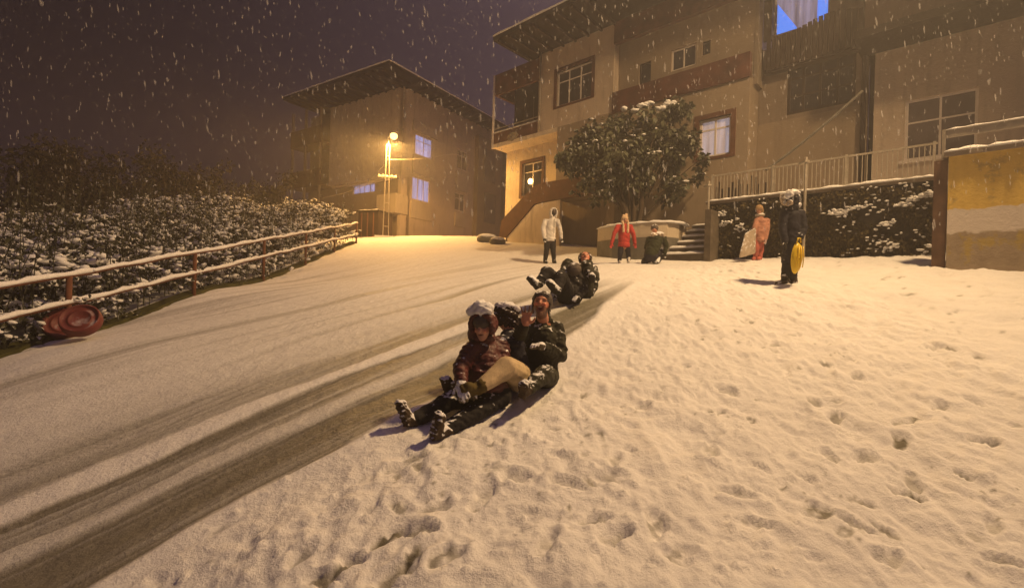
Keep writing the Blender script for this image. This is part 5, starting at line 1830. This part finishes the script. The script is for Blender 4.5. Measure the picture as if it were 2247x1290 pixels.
def hood_white(p, HD, r, f, u, k):
    h = MB()
    for i in range(13):
        a = PI * (-.3 + 1.6 * i / 12)
        h.ell(HD + r * math.cos(a) * .10 * k + u * (math.sin(a) * .125 + .0) * k + f * .045 * k, .034 * k, .05 * k, .034 * k, (r, f, u), 8, 6)
    h.ell(HD - f * .04 * k, .118 * k, .095 * k, .14 * k, (r, f, u)).capsule(HD - u * .13 * k - r * .06 * k, HD - u * .13 * k + r * .06 * k, .06 * k, .06 * k)
    p.part('hood', h, K_['white'], (.01, 20))
    z = MB().capsule(HD - u * .17 * k + f * .125 * k, HD - u * .62 * k + f * .135 * k, .006, .006, 6)
    p.part('zip', z, K_['black'], None, 0, vox=.005)
    m = MB().ell(HD - u * .035 * k + f * .045 * k, .066 * k, .062 * k, .065 * k, (r, f, u))
    p.part('face_mask', m, K_['black'], None)
stand(13.2, ((1196, 578), (1215, 578)), (1207, 528), ((1196, 486), (1223, 486)), (1214, 467), ((1191, 502), (1229, 502)), ((1194, 522), (1232, 522)), .93,
      'person in a white hooded top and dark trousers standing before the stair', Vector((.25, -.95, -.05)), K_['white'], K_['black'], K_['black'], K_['glove'],
      knees=((1199, 553, -.04), (1214, 553, -.04)), extra=hood_white, coatr=1.15, skin=(.05, .03, .02))

def bobble(p, HD, r, f, u, k):
    h = MB().ell(HD + u * .06 * k - f * .01, .105 * k, .11 * k, .095 * k, (r, f, u)).ell(HD - f * .05 * k - u * .02, .10 * k, .07 * k, .10 * k, (r, f, u))
    h.ell(HD + u * .165 * k - r * .035 * k, .052 * k, .05 * k, .055 * k, (r, f, u)).ell(HD + u * .15 * k + r * .05 * k, .035 * k, .03 * k, .035 * k, (r, f, u))
    for s_ in (-1, 1):
        h.capsule(HD + r * s_ * .09 * k, HD + r * s_ * .072 * k - u * .12 * k + f * .11 * k, .034 * k, .034 * k)
        h.capsule(HD + r * s_ * .072 * k - u * .12 * k + f * .11 * k, HD + r * s_ * .062 * k - u * .34 * k + f * .13 * k, .034 * k, .042 * k)
    p.part('hat_with_long_ears', h, K_['cream'], (.012, 25))
stand(11.5, ((1359, 576), (1379, 571)), (1369, 540), ((1356, 497), (1383, 497)), (1371, 484), ((1347, 514), (1390, 514)), ((1342, 534), (1393, 534)), .80,
      'child in a red jacket and cream hat with long hanging ears', Vector((.05, -1, -.05)), K_['red'], K_['navy'], K_['white'], K_['red'],
      knees=((1361, 556, -.05), (1378, 554, .02)), extra=bobble, coatr=1.22)

def tan_hat(p, HD, r, f, u, k):
    h = MB().ell(HD + u * .045 * k, .10 * k, .108 * k, .10 * k, (r, f, u)).ell(HD - f * .045 * k - u * .02, .095 * k, .07 * k, .10 * k, (r, f, u))
    p.part('hat', h, K_['tan'], (.01, 25))
    h = MB().ell(HD - u * .14 * k - f * .03 * k, .13 * k, .11 * k, .06 * k, (r, f, u))
    p.part('folded_hood', h, K_['fur'], (.02, 25))
stand(11.2, ((1657, 573), (1668, 571)), (1665, 528), ((1661, 484), (1683, 484)), (1666, 461), ((1655, 503), (1684, 503)), ((1654, 522), (1680, 524)), .86,
      'child in pink jacket and coral trousers holding a pale board by the creeper wall', Vector((-.75, -.6, -.1)), K_['pink'], K_['coral'], K_['coral'], K_['pink'],
      knees=((1659, 548, -.03), (1670, 547, .0)), extra=tan_hat, coatr=1.05)
def board():
    Y = 11.0
    q = [P(1659, 500, Y - .02), P(1658, 556, Y), P(1623, 566, Y - .25), P(1637, 512, Y - .2)]
    c = q[2].lerp(q[1], .5)
    n = (q[1] - q[0]).cross(q[3] - q[0]).normalized()
    m = MB()
    pts = []
    for i in range(4):
        a, b = q[i], q[(i + 1) % 4]
        pts += [a.lerp(b, .06), a.lerp(b, .94)]
    m.poly([x - c for x in pts], n * .025)
    o = m.build('sled_board', K_['fur'])
    o.location = c
    tag(o, 'pale flat sledging board held by the child in pink', 'board')
board()

def fur_hood(p, HD, r, f, u, k):
    h = MB()
    h.ell(HD + u * .02, .12 * k, .125 * k, .13 * k, (r, f, u)).ell(HD - u * .12 * k, .12 * k, .10 * k, .07 * k, (r, f, u))
    p.part('dark_hood', h, K_['navy'], (.02, 20))
    m = MB()
    m.ell(HD + u * .08 * k + r * .02, .13 * k, .12 * k, .05 * k, (r, f, u), jit=.05)
    for i in range(9):
        a = PI * (.0 + 1.1 * i / 8)
        m.ell(HD + r * math.cos(a) * .12 * k + u * (math.sin(a) * .12) * k + f * .09 * k, .05 * k, .05 * k, .045 * k, (r, f, u), 8, 6)
    m.ell(HD - u * .10 * k + r * .10, .10 * k, .06 * k, .045 * k, (r, f, u)).ell(HD - u * .06 * k - r * .13, .06 * k, .05 * k, .05 * k, (r, f, u))
    p.part('fur_trim', m, K_['fur'], (.045, 22))
    q = MB().ell(HD + u * .13 * k - r * .02, .16 * k, .13 * k, .05 * k, (r, f, u), jit=.08).ell(HD + u * .15 * k + r * .06, .09, .09, .06, (r, f, u)).ell(HD - u * .06 * k + r * .12, .10 * k, .10, .035, (r, f, u)).ell(HD + u * .07 - r * .15, .06, .08, .05, (r, f, u))
    p.part('snow_on_hood', q, M['snow'], (.05, 20))
stand(8.0, ((1722, 617), (1741, 620)), (1735, 560), ((1722, 466), (1757, 470)), (1737, 442), ((1716, 500), (1764, 500)), ((1722, 530), (1757, 520)), .98,
      'child in a dark snowsuit with snowy fur-trimmed hood holding a yellow sled', Vector((-.55, .55, -.1)), K_['navy'], K_['black'], K_['boot'], K_['glove'],
      knees=((1726, 590, .02), (1740, 590, -.03)), extra=fur_hood, coatr=1.12, skirt=.10)
def yellow_sled():
    c = P(1750, 566, 7.75)
    m = MB(); 
    ax = (Vector((.42, -.80, .05)).normalized(), Vector((.88, .45, 0)).normalized(), Vector((.06, 0, 1)).normalized())
    n = 26; rows = 9
    pts = []
    # shallow moulded pan with rolled rim, hanging upright from the hand
    for i in range(rows):
        u = i / (rows - 1)
        rr = u; dep = -.045 * (1 - u ** 3) + (.018 if i == rows - 1 else 0)
        for j in range(n):
            a = 2 * PI * j / n
            rib = .008 * math.cos(a * 6) * (1 - u) 
            pts.append(ax[1] * (math.cos(a) * .125 * rr) + ax[2] * (math.sin(a) * .255 * rr) + ax[0] * (-dep + rib))
    k = len(pts)
    inner = [p_ - ax[0] * .012 for p_ in pts]
    m.v = [tuple(p_) for p_ in pts + inner]
    for i in range(rows - 1):
        for j in range(n):
            a = i * n + j; b = i * n + (j + 1) % n
            m.f.append((a, b, b + n, a + n)); m.f.append((k + a, k + a + n, k + b + n, k + b))
    for j in range(n):
        a = (rows - 1) * n + j; b = (rows - 1) * n + (j + 1) % n
        m.f.append((a, b, k + b, k + a))
    o = m.build('hand_sled', mat_plain('yellow_plastic', (.72, .50, .02), .4, .12, 6, 0, snow=(-.1, 12, 5, .3)), None, True)
    o.location = c
    tag(o, 'bright yellow moulded plastic hand sled held by the child in the dark snowsuit', 'sled')
    hm = MB()
    e_ = ax[2] * .25
    hm.tube([e_ + ax[1] * .05, e_ + ax[2] * .07 + ax[1] * .03, e_ + ax[2] * .07 - ax[1] * .03, e_ - ax[1] * .05], .012, 8)
    for s_ in (-.07, 0.0, .07):
        hm.tube([ax[0] * .05 + ax[2] * -.16 + ax[1] * s_, ax[0] * .058 + ax[1] * s_, ax[0] * .045 + ax[2] * .19 + ax[1] * s_ * .7], .009, 6)
    hm.build('handle', o.data.materials[0], o, True)
yellow_sled()

# crouching child
def crouch():
    Y = 11.3
    base = P(1432, 575, Y); base.z = H(base.x, base.y)
    p = Person(base, 'child in a dark green jacket and grey beanie crouching on the snow', .012)
    hd = P(1436, 504, Y)
    r, f, u = head(p, hd, Vector((.45, .75, -.35)), Vector((.1, .3, .95)), .84)
    neck = P(1440, 515, Y + .03); chest = P(1440, 528, Y); pel = P(1428, 556, Y - .08)
    shR = P(1456, 524, Y); elR = P(1462, 540, Y - .02); wrR = P(1459, 554, Y - .02)
    shL = P(1424, 526, Y); elL = P(1418, 542, Y + .05); wrL = P(1430, 552, Y + .15)
    hipR = P(1436, 560, Y - .05); knR = P(1452, 552, Y + .25); anR = P(1444, 572, Y - .0)
    hipL = P(1424, 560, Y - .05); knL = P(1430, 566, Y + .2); anL = P(1414, 574, Y - .05)
    p.body.capsule(hd, neck, .045, .05).capsule(neck, chest, .06, .1).capsule(chest, pel, .1, .11)
    for a, rs in (([shR, elR, wrR], (.04, .033, .026)), ([shL, elL, wrL], (.04, .033, .026)), ([hipR, knR, anR], (.07, .05, .035)), ([hipL, knL, anL], (.07, .05, .035))):
        limbs(p.body, a, rs)
    j = MB(); j.capsule(chest, pel, .15, .16, 16).capsule(shR, shL, .075, .075).capsule(neck, chest, .07, .12)
    limbs(j, [shR, elR, wrR], [.07, .06, .05]); limbs(j, [shL, elL, wrL], [.07, .06, .05])
    p.part('jacket', j, K_['green'], (.02, 16))
    t = MB(); t.ell(pel - Vector((0, 0, .06)), .17, .15, .14); limbs(t, [hipR, knR, anR], [.11, .09, .065]); limbs(t, [hipL, knL, anL], [.11, .09, .065])
    p.part('trousers', t, K_['navy'], (.015, 16))
    p.part('boot', boot(P(1442, 578, Y - .12), P(1431, 574, Y + .08), anR + Vector((0, 0, .05)), 0, .85, 1.2), K_['boot_white'], (.006, 30))
    p.part('boot', boot(P(1408, 578, Y - .12), P(1416, 574, Y + .08), anL + Vector((0, 0, .05)), 0, .85, 1.1), K_['black'], (.006, 30))
    h = MB().ell(hd + u * .045, .092, .10, .085, (r, f, u)).ell(hd + u * .13, .03, .03, .03, (r, f, u))
    p.part('beanie', h, K_['grey_hat'], (.008, 30))
    h = MB().capsule(P(1432, 515, Y - .08), P(1456, 518, Y - .02), .05, .05).ell(P(1448, 514, Y - .05), .1, .07, .06)
    p.part('fur_collar', h, K_['fur'], (.03, 24))
    g_ = MB(); hand(g_, wrR, Vector((0, 0, -1)), Vector((0, -1, 0)), .85, .4, .08, fat=1.3); hand(g_, wrL, Vector((0, 0, -1)), Vector((0, -1, 0)), .85, .4, .08, fat=1.3)
    p.part('gloves', g_, K_['glove'], None, 1, vox=.008)
    p.finish()
crouch()

# ================================================================ FALLING SNOW AND HAZE
def falling_snow():
    r = np.random.default_rng(77)
    base = [(0, 0, 1.0), (0, 0, -1.0)] + [(math.cos(a), math.sin(a), z) for z in (.45, -.4) for a in (0, 1.57, 3.14, 4.71)]
    fs = [(0, 2, 3), (0, 3, 4), (0, 4, 5), (0, 5, 2), (2, 6, 7, 3), (3, 7, 8, 4), (4, 8, 9, 5), (5, 9, 6, 2), (1, 7, 6), (1, 8, 7), (1, 9, 8), (1, 6, 9)]
    m = MB()
    n = 0
    while n < 19000:
        Y = 3.2 + 17 * r.random() ** .9
        X = (r.random() * 2 - 1) * 1.35 * Y
        Z = (r.random() * 2 - 1) * .75 * Y + .1 * Y
        if Z < H(X, Y) + (1.6 if Y < 13 else .5): continue
        sc = r.choice([.0022, .0028, .0036, .0036, .0065]) * r.uniform(.8, 1.2)
        ln = sc * r.uniform(2.2, 6.5)
        lean = Vector((r.normal(-.12, .1), r.normal(0, .1), 1)).normalized()
        k = len(m.v)
        for a in base:
            q = r.uniform(.75, 1.25)
            m.v.append((X + a[0] * sc * q + lean.x * a[2] * ln, Y + a[1] * sc * q, Z + a[2] * ln))
        m.f += [tuple(i + k for i in f) for f in fs]
        n += 1
    o = m.build('falling_snow', M['flake'], None, True)
    tag(o, 'snowflakes falling through the lamplight', None, None, 'stuff')
def mat_flake():
    m, nt, b = new_mat('snowflake')
    nt.nodes.remove(b)
    d = nt.nodes.new('ShaderNodeBsdfDiffuse'); t = nt.nodes.new('ShaderNodeBsdfTranslucent'); tr = nt.nodes.new('ShaderNodeBsdfTransparent')
    for n in (d, t): n.inputs['Color'].default_value = (.88, .88, .9, 1)
    a = nt.nodes.new('ShaderNodeMixShader'); c = nt.nodes.new('ShaderNodeMixShader')
    nt.links.new(d.outputs[0], a.inputs[1]); nt.links.new(t.outputs[0], a.inputs[2])
    c.inputs[0].default_value = .80
    nt.links.new(a.outputs[0], c.inputs[1]); nt.links.new(tr.outputs[0], c.inputs[2])
    out = [n for n in nt.nodes if n.type == 'OUTPUT_MATERIAL'][0]
    nt.links.new(c.outputs[0], out.inputs['Surface'])
    return m
M['flake'] = mat_flake()
falling_snow()

def haze():
    m, nt, b = new_mat('haze')
    nt.nodes.remove(b)
    v = nt.nodes.new('ShaderNodeVolumePrincipled')
    v.inputs['Color'].default_value = (.86, .84, .88, 1)
    v.inputs['Density'].default_value = HAZE_DENSITY
    v.inputs['Anisotropy'].default_value = .35
    out = [n for n in nt.nodes if n.type == 'OUTPUT_MATERIAL'][0]
    nt.links.new(v.outputs[0], out.inputs['Volume'])
    o = MB().box(-66, 64, -14, 66, -7.5, 19).build('haze', m)
    o['kind'] = 'stuff'
haze()
